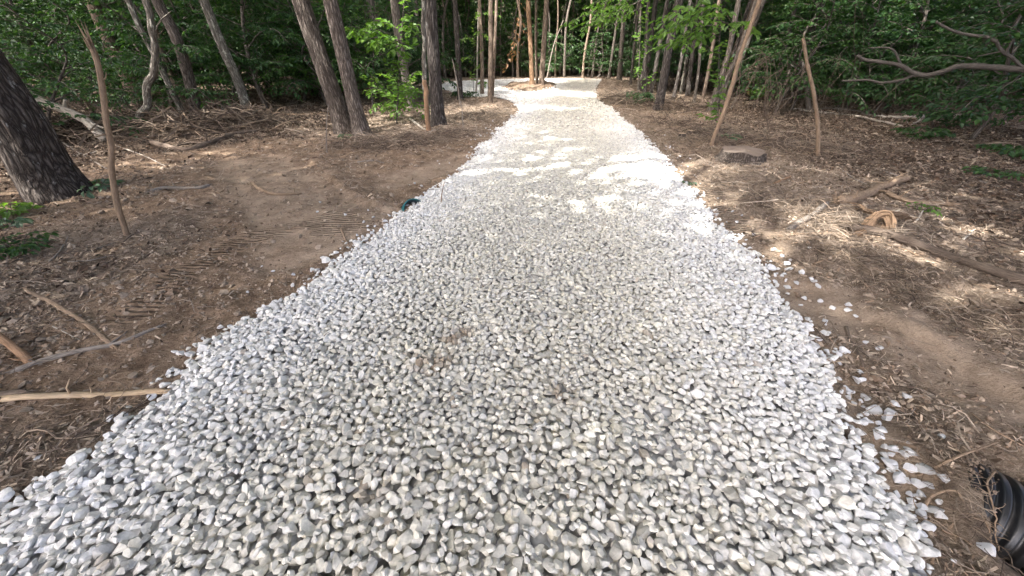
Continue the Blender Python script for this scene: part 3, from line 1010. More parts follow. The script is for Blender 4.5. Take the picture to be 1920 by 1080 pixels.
def spray(wood, leaves, P, r0, rs, leafL, twig_gap=0.16, twig_len=0.5, droop=0.12, gap=0.06, flatness=0.35, fill=1.0):
    """a layered branch: twigs left and right of the line P, leaves along each twig"""
    P = np.asarray(P, float)
    L = np.linalg.norm(np.diff(P, axis=0), axis=1).sum()
    Q = catmull(P, max(8, int(L / .1)))
    V, F = tube(Q, np.linspace(r0, r0 * .25, len(Q)), 5)
    wood.add(V, F)
    s = np.concatenate([[0], np.cumsum(np.linalg.norm(np.diff(Q, axis=0), axis=1))])
    t = 0.12 * L
    side = 1
    LP, LD, LN = [], [], []
    while t <= L:
        o = np.array([np.interp(t, s, Q[:, k]) for k in range(3)])
        i = min(np.searchsorted(s, t), len(Q) - 2)
        T = unit(Q[i + 1] - Q[i])
        S = unit(np.cross(T, UP + rs.normal(0, .1, 3))) * side
        tl = twig_len * (0.35 + 0.9 * (1 - t / L) ** .6) * rs.uniform(.6, 1.2)
        d = unit(S * 1.0 + T * .75 + UP * rs.normal(.02, .14))
        e = o + d * tl - UP * droop * tl
        n = max(3, int(tl / gap * fill))
        u = np.linspace(.12, 1, n)
        pts = o + (e - o) * u[:, None] + UP * (0.05 * np.sin(u * PI))[:, None] * tl
        if tl > .25:
            V, F = tube(np.vstack([o, pts[n // 2], e]), [r0 * .3 + .0015, r0 * .2 + .0012, .0012], 3, caps=False)
            wood.add(V, F)
        sg = np.where(np.arange(n) % 2 == 0, 1, -1)[:, None]
        LS = unit(np.cross(d, UP))
        D = LS * sg * .9 + d * .7 - UP * (.25 + .3 * rs.random((n, 1))) + rs.normal(0, .2, (n, 3))
        D[-1] = d - UP * .3
        LP.append(pts); LD.append(D); LN.append(UP + rs.normal(0, flatness, (n, 3)))
        t += twig_gap * rs.uniform(.7, 1.3)
        side = -side
    if LP:
        LP, LD, LN = np.vstack(LP), np.vstack(LD), np.vstack(LN)
        n = len(LP)
        V, F, k = leaf_cards(LP, LD, LN, leafL * rs.uniform(.65, 1.25, n), .6)
        leaves.add(V, F, np.repeat(np.clip(rs.normal(.5, .22, n), 0, 1), k)[:, None] * np.ones(3))


def sapling_kit(seed, Ht, spread, nb, leafL, low=0.10, gap=0.06, twig_gap=0.13):
    rs = np.random.default_rng(seed)
    wood, leaves = MB(), MB()
    P = np.array([[rs.normal(0, .12) * k, rs.normal(0, .12) * k, Ht * k / 5] for k in range(6)])
    P[0] = (0, 0, -.1)
    Q = catmull(P, 22)
    V, F = tube(Q, np.linspace(.012 * Ht, .004, 22), 6)
    wood.add(V, F)
    a = rs.uniform(0, 6.28)
    for i in range(nb):
        f = low + (1 - low) * (i + rs.random()) / nb
        o = np.array([np.interp(f * Ht, Q[:, 2], Q[:, k]) for k in range(3)])
        a += 2.4 + rs.normal(0, .3)
        L = spread * (1.05 - .7 * f) * rs.uniform(.7, 1.25)
        d = np.array([math.cos(a), math.sin(a), 0])
        B = np.array([o, o + d * L * .4 + UP * L * .16, o + d * L * .75 + UP * L * .17, o + d * L + UP * L * rs.uniform(-.05, .16)])
        spray(wood, leaves, B, .008 * L + .003, rs, leafL, twig_gap, .55 * L * .6, .12, gap)
    return wood, leaves


SAPS = []
for k, (ht, spd, nb, lf) in enumerate([(4.2, 1.9, 26, .135), (5.2, 2.1, 30, .14), (3.2, 1.7, 20, .12), (6.2, 2.3, 34, .15), (2.2, 1.4, 16, .12), (4.6, 2.2, 25, .15)]):
    wd, lv = sapling_kit(500 + k, ht, spd, nb, lf)
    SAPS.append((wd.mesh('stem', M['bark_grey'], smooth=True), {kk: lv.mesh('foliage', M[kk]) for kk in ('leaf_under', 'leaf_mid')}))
    print('sapling', k, len(SAPS[-1][1]['leaf_under'].polygons))


def sapling(loc, var, scale, yaw, label, group, leaf='leaf_under', cat='sapling'):
    r = empty('understory_sapling', loc, label, cat, group)
    r.rotation_euler = (random.gauss(0, .06), random.gauss(0, .06), yaw)
    r.scale = (scale,) * 3
    for nm, me in (('stem', SAPS[var][0]), ('foliage', SAPS[var][1][leaf])):
        o = bpy.data.objects.new(nm, me)
        COL.objects.link(o)
        o.parent = r
    return r


# ------------------------------------------------------------------ the trees one can tell apart in the photo
TREES = [
    # label, points, width, bark, kwargs
    ('huge dark rough trunk leaning left at the left edge of the photo', [(116, 366), (84, 322), (30, 225), (-50, 110), (-130, -20)], 72, 'bark_big', dict(bark=.07, flare=.34, sides=64, height=13, crown=1.3)),
    ('straight grey tan trunk leaning left behind the snapped stake', [(263, 208), (232, 130), (205, 75), (172, 0)], 22, 'bark_tan', dict(bark=.05)),
    ('thin grey trunk leaning left just right of the crooked S shaped stem', [(350, 226), (320, 165), (297, 117), (262, 50), (240, 0)], 10, 'bark_pale', dict(crown=.8)),
    ('rough brown trunk with a sunlit foot right of the thin grey leaning one', [(370, 225), (352, 140), (330, 70), (294, 0)], 18, 'bark_oak', dict(bark=.06)),
    ('pale lichen speckled trunk leaning left over the dark log pile', [(468, 216), (445, 150), (418, 90), (382, 0)], 16, 'bark_pale', dict(bark=.05)),
    ('left one of two thick rough oak trunks leaning left side by side', [(650, 248), (622, 170), (597, 100), (563, 0)], 30, 'bark_oak', dict(bark=.06, flare=.5, sides=48, crown=1.2)),
    ('right one of two thick rough oak trunks leaning left side by side', [(680, 254), (663, 190), (645, 110), (619, 0)], 25, 'bark_oak', dict(bark=.055, flare=.5, sides=40, crown=1.2)),
    ('mossy grey trunk behind the bright leaf spray, left one of two', [(736, 186), (722, 130), (712, 80), (694, 0)], 15, 'bark_grey', dict(bark=.05, height=18)),
    ('mossy grey trunk behind the bright leafy shrub, right one of two', [(771, 202), (760, 140), (749, 80), (739, 0)], 15, 'bark_grey', dict(bark=.05, height=18)),
    ('slim dark trunk in the shade just left of the pale stripped stem', [(792, 152), (787, 90), (779, 0)], 8, 'bark_grey', dict(crown=.8)),
    ('straight dark furrowed trunk standing right of the bark stripped stem', [(822, 236), (816, 150), (811, 80), (806, 0)], 22, 'bark_dark', dict(bark=.06, flare=.5, sides=44, crown=1.2)),
    ('dark slender trunk at the left end of the turning loop', [(863, 186), (859, 110), (853, 0)], 10, 'bark_dark', dict(bark=.05)),
    ('thin cream coloured sapling trunk left of the twin stemmed tree', [(892, 178), (894, 90), (896, 0)], 3.2, 'wood_pale', dict(crown=.6, kink=.05)),
    ('slim brown trunk close left of the sunlit twin stemmed tree', [(904, 178), (903, 90), (899, 0)], 7, 'bark_tan', dict(crown=.8)),
    ('orange sunlit trunk on the left of the soil island in the loop', [(998, 163), (995, 90), (990, 0)], 9, 'bark_orange', dict(bark=.05, Y=22.6)),
    ('thinnest of the three trunks on the soil island in the loop', [(1007, 159), (1005, 90), (1005, 0)], 5, 'bark_tan', dict(crown=.7, Y=23.2)),
    ('grey brown trunk on the right of the soil island in the loop', [(1015, 160), (1020, 80), (1025, 0)], 10, 'bark_tan', dict(bark=.05, Y=22.8)),
    ('straight brown trunk above the sunlit soil heap right of the loop', [(1161, 152), (1166, 80), (1172, 0)], 9, 'bark_grey', dict(bark=.05)),
    ('pair of dark leaning trunks in the shade right of the soil heap', [(1207, 172), (1217, 100), (1226, 30), (1230, 0)], 9, 'bark_dark', dict(bark=.05)),
    ('dark trunk with a pale scar near its foot right of the drive', [(1234, 206), (1246, 140), (1256, 80), (1274, 0)], 15, 'bark_dark', dict(bark=.06, sides=32)),
    ('thin straight pale pole leaning right beside the two leaning brown poles', [(1314, 202), (1325, 150), (1334, 100), (1345, 20)], 6, 'bark_tan', dict(crown=.6)),
    ('left one of two brown poles leaning right into the brush', [(1330, 207), (1350, 150), (1367, 95), (1385, 0)], 9, 'bark_grey', dict(crown=.8)),
    ('right one of two brown poles leaning right into the brush', [(1340, 207), (1360, 150), (1380, 110), (1408, 30)], 7, 'bark_grey', dict(crown=.8)),
]
for pts, w, m, lab in (
        ([(1181, 168), (1188, 100), (1196, 20)], 5, 'bark_grey', 'thin grey trunk close right of the straight brown trunk by the soil heap'), ([(1197, 176), (1210, 110), (1214, 30)], 7, 'bark_dark', 'dark trunk left of the pair of leaning trunks in the right shade'),
        ([(1219, 182), (1232, 110), (1246, 30)], 7, 'bark_dark', 'dark leaning trunk between the pair and the scarred trunk'), ([(1262, 188), (1276, 120), (1290, 30)], 6, 'bark_dark', 'slim dark trunk just right of the scarred trunk'),
        ([(1289, 182), (1296, 120), (1310, 30)], 8, 'bark_dark', 'dark trunk midway between the scarred trunk and the leaning poles'), ([(1301, 196), (1310, 130), (1316, 40)], 5, 'bark_grey', 'thin grey trunk just left of the thin straight pale pole'),
        ([(1355, 190), (1368, 130), (1392, 50)], 6, 'bark_dark', 'slim dark trunk behind the two leaning brown poles'), ([(1450, 185), (1462, 130), (1484, 40)], 7, 'bark_grey', 'grey trunk leaning right in the brush between the two bare stakes'),
        ([(1478, 180), (1498, 120), (1530, 20)], 6, 'bark_grey', 'thin trunk leaning strongly right in the brush left of the bent stake')):
    TREES.append((lab, pts, w, m, dict(crown=.8)))
for lab, pts, wpx, mat, kw in TREES:
    tree_px(lab, pts, wpx, mat, **kw)

# twin-stemmed sunlit tree left of the island: one thing, two stems
b = G(918, 186)
twin = empty('forest_tree', b, 'sunlit pinkish tan tree with two stems left of the soil island', 'tree')
for pts, wpx, dx in (([(918, 186), (920, 100), (920, 0)], 9, 0), ([(923, 185), (927, 100), (931, 0)], 6, 1)):
    w3 = [G(*pts[0])] + [at_depth(x, y, b[1]) for x, y in pts[1:]]
    top, _ = grow_trunk('trunk', w3, px_size(b, wpx) * .5, 'bark_tan', b, twin, 12, .04, 16, .25, seed=71 + dx)
c = bpy.data.objects.new('crown', CROWNS[1]); COL.objects.link(c); c.parent = twin
c.location = [float(v) for v in top - b]

# ------------------------------------------------------------------ slim trunks deep in the wood
KIT = []
for k in range(6):
    rs = np.random.default_rng(900 + k)
    mb = MB()
    P = np.array([[rs.normal(0, .09) * i, rs.normal(0, .09) * i, 12.0 * i / 6 - .15] for i in range(7)])
    Q = catmull(P, 40)
    V, F = tube(Q, np.linspace(.105, .045, 40) * (1 + .5 * np.exp(-np.linspace(0, 12, 40) / .25)), 10, .05, 3, k)
    mb.add(V, F)
    limbs(mb, Q[-1], .06, rs, 4)
    if k % 2:
        for h in (2.2, 3.4, 4.6):
            a = rs.uniform(0, 6.28)
            o = np.array([np.interp(h, Q[:, 2], Q[:, j]) for j in range(3)])
            e = o + np.array([math.cos(a), math.sin(a), .6]) * rs.uniform(.5, 1.3)
            V, F = tube(catmull([o, o * .5 + e * .5 + np.array([0, 0, -.12]), e], 6), np.linspace(.022, .006, 6), 4)
            mb.add(V, F)
    KIT.append(({m: mb.mesh('trunk', M[m], smooth=True) for m in ('bark_grey', 'bark_dark', 'bark_tan', 'bark_pale')}, Q[-1]))


def slim_tree(loc, k, mat, thick, lean, yaw, label, group, crown=1.0, tall=1.0, skip=False):
    hgt = KIT[k][1] * np.array([thick, thick, tall]) + loc + np.array([12 * lean * math.cos(yaw), 12 * lean * math.sin(yaw), 0])
    if in_sun_line(hgt, crown): crown *= .3
    r = empty('slim_tree', loc, label, 'tree', group)
    t = bpy.data.objects.new('trunk', KIT[k][0][mat])
    COL.objects.link(t)
    t.parent = r
    t.scale = (thick, thick, tall)
    c = bpy.data.objects.new('crown', CROWNS[k % 4])
    COL.objects.link(c)
    c.parent = r
    tp = KIT[k][1]
    c.location = (tp[0] * thick, tp[1] * thick, tp[2] * tall)
    c.scale = (crown,) * 3
    r.rotation_euler = (random.gauss(0, .02), lean, yaw)
    return r


SPOTS = []


def free(x, y, dmin):
    for a, b_ in SPOTS:
        if (a - x) ** 2 + (b_ - y) ** 2 < dmin * dmin: return False
    SPOTS.append((x, y))
    return True


# photo columns of the slim trunks behind the loop (column, distance, thickness in photo px)
for i, (px, Y, wpx) in enumerate([(940, 37, 3), (950, 41, 2.4), (962, 36, 3), (971, 35, 5), (983, 42, 2.6), (1028, 36, 3), (1041, 35, 3.4), (1050, 44, 3), (1058, 34.5, 4.6), (1068, 40, 3), (1078, 45, 3.2),
                                  (1086, 39, 2.4), (1092, 34.5, 4.6), (1102, 37, 2.6), (1111, 35, 4), (1122, 43, 3), (1131, 38, 3), (1141, 33, 5), (1150, 40, 3.5), (1176, 36, 4), (1190, 32, 5),
                                  (846, 38, 4), (874, 36, 3.5), (882, 42, 3), (912, 40, 3), (930, 45, 3), (835, 33, 5), (1004, 41, 3), (1020, 46, 3.4), (1165, 46, 3)]):
    f = foot(px, Y)
    SPOTS.append((f[0], f[1]))
    slim_tree(f, i % 6, ('bark_tan', 'bark_pale', 'bark_grey')[i % 3], px_size(f, wpx) / .21 * 1.0, random.gauss(0, .03) + .0002 * (px - 960), random.uniform(0, 6.28),
              'slim pale trunk standing in the dark wood behind the turning loop', 'slim trunks behind the turning loop', .9)
for i in range(34):
    Y = random.uniform(42, 60)
    f = foot(random.uniform(800, 1260), Y)
    slim_tree(f, i % 6, ('bark_tan', 'bark_grey', 'bark_pale', 'bark_grey')[i % 4], random.uniform(.5, 1.1), random.gauss(0, .03), random.uniform(0, 6.28),
              'slim trunk far back in the wood beyond the turning loop', 'slim trunks far back beyond the turning loop', 1.25)
# shaded wood on both sides
n = 0
while n < 112:
    Y = random.uniform(13.5, 46)
    x = random.uniform(-1.45, 1.45) * Y
    s = float(road_sd(np.array([x]), np.array([Y]))[0])
    if s > -2.2 or abs(x) < 2 or (x < -1 and Y < 16 and x > -8) or (x > 0 and Y < 16 and x < 9): continue
    if in_sun_line((x, Y, 12.0), 1.15) or not free(x, Y, 1.5): continue
    f = np.array([x, Y, float(H(np.array([x]), np.array([Y]))[0])])
    side = 'left' if x < 1 else 'right'
    slim_tree(f, n % 6, random.choice(('bark_grey', 'bark_dark', 'bark_grey', 'bark_tan', 'bark_pale')), random.uniform(.35, 1.05), random.gauss(0.0, .06) , random.uniform(0, 6.28),
              'slim trunk standing in the deep shade of the wood on the %s' % side, 'slim trunks in the wood on the %s' % side, random.uniform(.9, 1.25))
    n += 1
# tall neighbours beside the photographer: out of view, added so their crowns shade the ground
for i, (x, y, cr) in enumerate([(-9.5, 1.5, 1.3), (-7.2, -2.2, 1.3), (-6.5, 3.6, 1.0), (-10.5, 5.0, 1.2), (-14, 3, 1.3), (-13.5, 7.5, 1.3), (-8.2, -6, 1.3), 
                                (8.5, -1, 1.1), (9.5, 3, 1.1), (11, 7, 1.2), (14, 5, 1.2), (7.5, -5, 1.2), (-3, -9, 1.2), (3, -10, 1.2), (-20, 10, 1.3), (17, 9, 1.3), (6.8, .4, 1.3), (5.4, 1.9, 1.4), (7.4, 4.2, 1.3), (9.2, 5.6, 1.3), (3.9, -1.2, 1.4), (8.2, 2.2, 1.3), (12.5, 8.5, 1.3), (2.5, -5.5, 1.2), (-4.2, -4.5, 1.2), (6.2, -7, 1.2), (9.5, -4, 1.2), (4.2, -9, 1.2), (-6, -11, 1.2)]):
    f = np.array([x, y, float(H(np.array([x]), np.array([y]))[0])])
    slim_tree(f, i % 6, 'bark_grey', 1.6, random.gauss(0, .03), random.uniform(0, 6.28),
              'unseen tall tree added for shade beside the near end of the drive on the %s' % ('left' if x < 0 else 'right'), 'unseen tall trees added for shade beside the near end of the drive on the %s' % ('left' if x < 0 else 'right'), cr, random.uniform(.85, 1.1), True)

for i, (x, y, hgt) in enumerate([(-5.7, -2.1, 18), (-5.4, 1.5, 18), (-5.8, -.5, 22), (-4.9, .5, 24), (-6.5, 2.2, 27), (-4.2, -1.8, 22), (-3.6, -2.6, 20), (-7.2, 3.6, 22), (-6.8, .8, 25), (-7.0, -.7, 18), (-6.0, .3, 19), (-7.3, 1.3, 20), (-8.3, 2.8, 21), (-9.7, 2.7, 26)]):  # unseen high crowns, placed so their shadows fall on the drive
    f = np.array([x, y, float(H(np.array([x]), np.array([y]))[0])])
    slim_tree(f, i % 6, 'bark_grey', 1.5, 0.0, random.uniform(0, 6.28), 'unseen very tall tree added for shade beside the near end of the drive on the left', 'unseen very tall trees added for shade beside the near end of the drive', 1.15, hgt / 12.0)

# ------------------------------------------------------------------ understorey
SP2 = []
def put_saplings(count, xr, yr, dmin, scl, where, vars_, leaf='leaf_under', cond=None):
    n = tries = 0
    while n < count and tries < 6000:
        tries += 1
        Y = random.uniform(*yr)
        x = random.uniform(*xr) * Y if abs(xr[0]) < 2.5 else random.uniform(*xr)
        s = float(road_sd(np.array([x]), np.array([Y]))[0])
        if s > -2.0 or (cond and not cond(x, Y)): continue
        if any((a - x) ** 2 + (b_ - Y) ** 2 < dmin * dmin for a, b_ in SP2): continue
        SP2.append((x, Y))
        f = np.array([x, Y, float(H(np.array([x]), np.array([Y]))[0])])
        sapling(f, random.choice(vars_), random.uniform(*scl), random.uniform(0, 6.28),
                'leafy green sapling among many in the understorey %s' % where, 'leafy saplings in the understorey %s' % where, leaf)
        n += 1


put_saplings(30, (-1.5, -.42), (14.5, 20), 1.7, (.85, 1.15), 'on the left', (0, 1, 3, 5))
put_saplings(14, (-.5, -.17), (15.5, 24), 1.7, (.8, 1.1), 'on the left', (0, 1, 3, 5))
put_saplings(30, (-1.5, -.2), (20, 38), 2.3, (1.0, 1.4), 'on the left', (0, 1, 3, 5))
put_saplings(28, (.62, 1.5), (13.5, 20), 1.6, (.8, 1.1), 'on the right', (0, 1, 3, 5))
put_saplings(12, (.24, .62), (20, 30), 1.7, (.8, 1.1), 'on the right', (0, 1, 3, 5))
put_saplings(26, (.28, 1.5), (20, 38), 2.3, (1.0, 1.4), 'on the right', (0, 1, 3, 5))
put_saplings(46, (-.36, .5), (36, 52), 2.0, (1.1, 1.7), 'behind the turning loop', (0, 1, 3, 5))
put_saplings(22, (-1.3, 1.3), (46, 62), 3.2, (1.7, 2.3), 'behind the turning loop', (1, 3))

put_saplings(24, (.62, 1.45), (13.0, 17), 1.0, (.8, 1.2), 'on the right', (4, 4, 2), cond=lambda x, y: x > 6.5)
put_saplings(8, (8.8, 14), (7.0, 11.5), 1.3, (.7, 1.0), 'on the right', (4, 2, 0), cond=lambda x, y: x > 7.2 + .25 * y)
put_saplings(9, (-14, -8.5), (7.0, 12.5), 1.2, (.7, 1.0), 'on the left', (4, 2, 0), cond=lambda x, y: x < -7.6 - .15 * y)
put_saplings(56, (-.4, .5), (34, 43), .8, (.9, 1.4), 'behind the turning loop', (4, 2))
put_saplings(14, (-1.4, -.55), (14, 17), .9, (.8, 1.1), 'on the left', (4, 2))
put_saplings(9, (.66, .98), (13.2, 16.5), 1.0, (.9, 1.2), 'on the right, with lighter leaves', (0, 1, 5), 'leaf_mid')
put_saplings(7, (-.52, -.3), (14.5, 19), 1.1, (.8, 1.1), 'on the left, with lighter leaves', (0, 2, 5), 'leaf_mid')

keep = random.getstate()
for i, (x, y, hgt) in enumerate([(-7.4, .5, 18), (-5.6, -.2, 18.5), (-6.3, 2.6, 19), (-8.4, .9, 22), (-9.2, 1.9, 24)]):  # more unseen trees, added to thicken the shade on the drive
    slim_tree(np.array([x, y, float(H(np.array([x]), np.array([y]))[0])]), i % 6, 'bark_grey', 1.5, 0.0, i * 1.3,
              'unseen very tall tree added for shade beside the near end of the drive on the left', 'unseen very tall trees added for shade beside the near end of the drive', 1.2, hgt / 12.0)
random.setstate(keep)

# ------------------------------------------------------------------ fallen wood, stakes and stumps
def stick(name, label, cat, pts, wpx, mat, group=None, sides=14, bark=.09, taper=.7, lift=0.0, arms=(), flat=1.0, n=None, wob=.25, ends=None):
    """a stick or log lying where the photo shows it; pts = (px, py[, height above ground])"""
    W = [G(p[0], p[1], (p[2] if len(p) > 2 else 0.0)) for p in pts]
    r = px_size(W[len(W) // 2], wpx) * .5
    W = [w + np.array([0, 0, r * .6 + lift]) for w in W]
    o0 = W[0].copy()
    mb = MB()
    def limb(Wp, r0, tp):
        L = sum(np.linalg.norm(b - a) for a, b in zip(Wp[:-1], Wp[1:]))
        k = max(12, int(L / max(.012, r0 * .5))) if n is None else n
        Q = catmull(Wp, k)
        ss = np.linspace(0, L, k)
        Q = Q + np.stack([vn2(ss * 5, ss * 0 + r0 * 99, 1), vn2(ss * 5, ss * 0 + r0 * 99, 2), vn2(ss * 5, ss * 0 + r0 * 99, 3)], -1) * r0 * wob
        R = r0 * np.linspace(1, tp, k) * (1 + .10 * vn2(ss * 9, ss * 0, int(r0 * 9999)))
        if sides > 7:
            R[0] *= .45; R[-1] *= .4
        V, F = tube(Q, R, sides, bark, 2.2, int(o0[1] * 100), flat=flat)
        mb.add(V, F)
        if sides > 7:
            rs = np.random.default_rng(int(abs(o0[0]) * 1000))
            for e, d, re in ((Q[0], unit(Q[0] - Q[2]), r0), (Q[-1], unit(Q[-1] - Q[-3]), r0 * tp)):
                for q in range(7):
                    off = unit(rs.normal(size=3)) * re * .6
                    V, F = tube([e + off - d * re * 1.5, e + off + d * re * rs.uniform(.3, 1), e + off * 1.3 + d * re * rs.uniform(1.0, 3.2)], [re * .4, re * .3, re * .04], 4)
                    mb.add(V, F)
            for q in range(int(L / .22)):
                i = rs.integers(2, k - 2)
                dn = unit(unit(rs.normal(size=3)) + UP * .5)
                ln = r0 * rs.uniform(1.2, 5)
                V, F = tube([Q[i], Q[i] + dn * ln * .5, Q[i] + dn * ln + rs.normal(0, .2, 3) * ln], [r0 * .3, r0 * .2, r0 * .1], 5)
                mb.add(V, F)
    limb(W, r, taper)
    for ap, aw in arms:
        A = [G(p[0], p[1], (p[2] if len(p) > 2 else 0.0)) + np.array([0, 0, r * .6 + lift]) for p in ap]
        limb(A, px_size(A[0], aw) * .5, .35)
    o = mb.build(name, M[mat], None, o0, smooth=True)
    return tag(o, label, cat, group)


def standing(name, label, cat, pts, wpx, mat, group=None, taper=.75, sides=10, bark=.08, splinter=0, arms=(), Yf=None):
    """a stake, pole or dead stem standing in the ground; the lean follows the photo"""
    b = G(*pts[0])
    W = [b - np.array([0, 0, .08])] + [at_depth(x, y, b[1] + (Yf or 0) * (i + 1)) for i, (x, y) in enumerate(pts[1:])]
    r = px_size(b, wpx) * .5
    L = sum(np.linalg.norm(q - p) for p, q in zip(W[:-1], W[1:]))
    k = max(16, int(L / .05))
    Q = catmull(W, k)
    ss = np.linspace(0, L, k)
    Q = Q + np.stack([vn2(ss * 4, ss * 0 + wpx, 1), vn2(ss * 4, ss * 0 + wpx, 2), ss * 0], -1) * r * .35
    R = r * np.linspace(1.05, taper, k) * (1 + .08 * vn2(ss * 8, ss * 0, 5))
    if splinter: R[-4:] *= np.array([.95, .85, .7, .5])
    mb = MB()
    V, F = tube(Q, R, sides, bark, 2.0, int(wpx * 10))
    mb.add(V, F)
    rs = np.random.default_rng(int(pts[0][0]))
    for i in range(splinter):
        a = rs.uniform(0, 6.28)
        s0 = Q[-5] + np.array([math.cos(a), math.sin(a), 0]) * r * .55
        d = unit(Q[-1] - Q[-6])
        e = s0 + d * rs.uniform(3.5, 9) * r + np.array([math.cos(a), math.sin(a), 0]) * r * rs.uniform(.1, 1.1)
        V, F = tube([s0 - d * r * 2, s0 * .5 + e * .5, e], [r * .34, r * .26, r * .05], 4, flat=.5)
        mb.add(V, F)
    for ap, aw in arms:
        A = [at_depth(x, y, b[1]) for x, y in ap]
        ra = px_size(A[0], aw) * .5
        V, F = tube(catmull(A, 14), np.linspace(ra, ra * .3, 14), 6)
        mb.add(V, F)
    o = mb.build(name, M[mat], None, b, smooth=True)
    return tag(o, label, cat, group)


standing('snapped_sapling', 'tall bare tan stake with a shredded splintered top near the huge left trunk', 'snapped sapling',
         [(233, 440), (222, 385), (209, 320), (206, 270), (199, 215), (190, 150), (177, 100), (170, 85)], 8.6, 'wood_tan', splinter=16, arms=[([(192, 150), (198, 146), (199, 136)], 3)])
standing('dead_tree', 'crooked S shaped pale dead stem in front of the leaning grey tan trunk', 'dead tree',
         [(250, 248), (262, 222), (274, 195), (276, 160), (288, 132), (291, 95), (285, 62), (280, 20), (270, -15)], 11, 'bark_pale', taper=.8, arms=[([(276, 158), (272, 150), (275, 143)], 5), ([(286, 70), (300, 40), (322, 20)], 4)])
standing('leaning_pole', 'thin grey pole leaning left in the dark behind the huge left trunk', 'dead tree', [(112, 168), (80, 108), (40, 50), (-5, -5)], 8, 'wood_grey')
stem = standing('stripped_stem', 'pale stem with orange bark torn off its foot left of the dark furrowed trunk', 'dead tree',
         [(804, 243), (800, 195), (797, 150), (795, 80), (793, -20)], 9, 'bark_pale', bark=.05)
torn = standing('torn_wood', None, None, [(803.5, 246), (800.5, 200), (798.5, 170), (797.5, 150)], 8.6, 'wood_orange', taper=.75, bark=.18)
torn.location = [torn.location[k] - stem.location[k] + (0, -.03, 0)[k] for k in range(3)]
torn.parent = stem
standing('leaning_pole', 'long thin pole with sunlit orange foot leaning far right over the stump', 'dead tree',
         [(1334, 272), (1345, 240), (1362, 195), (1382, 125), (1398, 75), (1425, 0), (1440, -60)], 6.6, 'wood_tan', taper=.9, arms=[([(1352, 225), (1348, 240), (1349, 205)], 3)])
standing('snapped_sapling', 'bent bare tan stake standing alone in the leaf litter on the right', 'snapped sapling',
         [(1537, 292), (1534, 255), (1530, 205), (1522, 160), (1513, 115), (1505, 72)], 6.6, 'wood_tan', taper=.65, splinter=4)
standing('dead_tree', 'short grey stem close behind the bent bare stake on the right', 'dead tree', [(1521, 207), (1514, 175), (1508, 145), (1502, 110)], 8, 'wood_grey')
standing('snapped_sapling', 'small broken reddish stub in the shade right of the long leaning pole', 'snapped sapling', [(1404, 178), (1405, 160), (1404, 147)], 4.5, 'wood_orange', splinter=3)
standing('dead_tree', 'thin crooked pale stem at the edge of the right brush behind the reddish stub', 'dead tree', [(1418, 170), (1424, 120), (1422, 90), (1416, 60), (1420, 20)], 4, 'wood_grey')
standing('dead_tree', 'slender stem with a torn pale side among the dark right trunks', 'dead tree', [(1236, 150), (1245, 110), (1262, 60), (1270, 20)], 4, 'wood_pale')
for i, (pts, w, lab) in enumerate([([(611, 285), (612, 240), (616, 195)], 2.5, 'thin upright twig left of the two leaning oaks'), ([(869, 243), (867, 215), (864, 190)], 2.5, 'thin bare switch standing right of the dark furrowed trunk'),
                                   ([(864, 198), (856, 150), (848, 110)], 2.5, 'thin curved switch leaning on the shrub left of the loop'), ([(1368, 205), (1378, 190), (1382, 170)], 3, 'curved root like twig behind the stump on the right'),
                                   ([(824, 388), (829, 362), (833, 342)], 2.2, 'thin bent weed stalk at the gravel edge beside the teal pipe end'), ([(1025, 148), (1037, 90), (1056, 38)], 2.6, 'thin forked pole leaning right behind the soil island'),
                                   ([(1232, 168), (1238, 120), (1244, 85)], 3, 'pale thin stick leaning among the dark trunks on the right')]):
    standing('upright_twig', lab, 'twig', pts, w, 'wood_grey' if i != 4 else 'wood_tan', taper=.5, sides=6)

def bough(name, label, mat, lines, Y, group=None, slope=.0, sides=10, bark=.08):
    """a raised branch or trunk in the upright plane at distance Y (slope turns the plane)"""
    mb = MB()
    o0 = None
    for pts, w0, w1 in lines:
        W = [at_depth(x, y, Y + (lines[0][0][0][0] - x) * slope) for x, y in pts]
        if o0 is None: o0 = W[0]
        k = max(14, len(W) * 8)
        Q = catmull(W, k)
        V, F = tube(Q, px_size(W[0], 1) * .5 * np.linspace(w0, w1, k) * (1 + .1 * vn2(np.arange(k) * .5, np.zeros(k), 3)), sides, bark, 2, 3)
        mb.add(V, F)
    return tag(mb.build(name, M[mat], None, o0, smooth=True), label, 'branch', group)


# lying wood
stick('split_plank', 'long split pale wood slat lying into the left gravel edge', 'split log', [(-20, 752), (60, 748), (160, 744), (250, 740), (310, 737)], 15, 'wood_fresh', sides=10, flat=.55, bark=.10, taper=.8)
stick('bark_slab', 'dark bark slab on the left end of the pale wood slat', 'bark', [(-20, 747), (20, 744), (56, 742)], 17, 'wood_brown', lift=.014, flat=.6, bark=.16)
stick('fallen_log', 'grey weathered log lying on brown soil above the pale wood slat', 'log', [(30, 697), (90, 676), (160, 658), (215, 648), (262, 630), (306, 612)], 9, 'wood_grey', arms=[([(200, 652), (232, 630), (240, 622)], 4)])
stick('leaning_stake', 'long split brown stake slanting across the bare soil on the left', 'stake', [(216, 652), (160, 607), (100, 570, .05), (52, 545, .12)], 8, 'wood_tan', taper=.9, flat=.6)
stick('leaning_stake', 'short thick orange brown stake end at the left edge above the grey log', 'stake', [(60, 682), (30, 655, .03), (-20, 622, .10)], 14, 'wood_orange', taper=.9)
stick('curved_branch', 'pale curved branch lying alone on the brown dirt clearing', 'branch', [(475, 344), (487, 356), (505, 363), (535, 366), (562, 365)], 7, 'wood_tan', taper=.6)
stick('broken_branch', 'dark and pale broken branch on the grey mulch right of the tall stake', 'branch', [(283, 361), (310, 354), (345, 356), (375, 354), (391, 350)], 7, 'wood_grey', taper=.8)
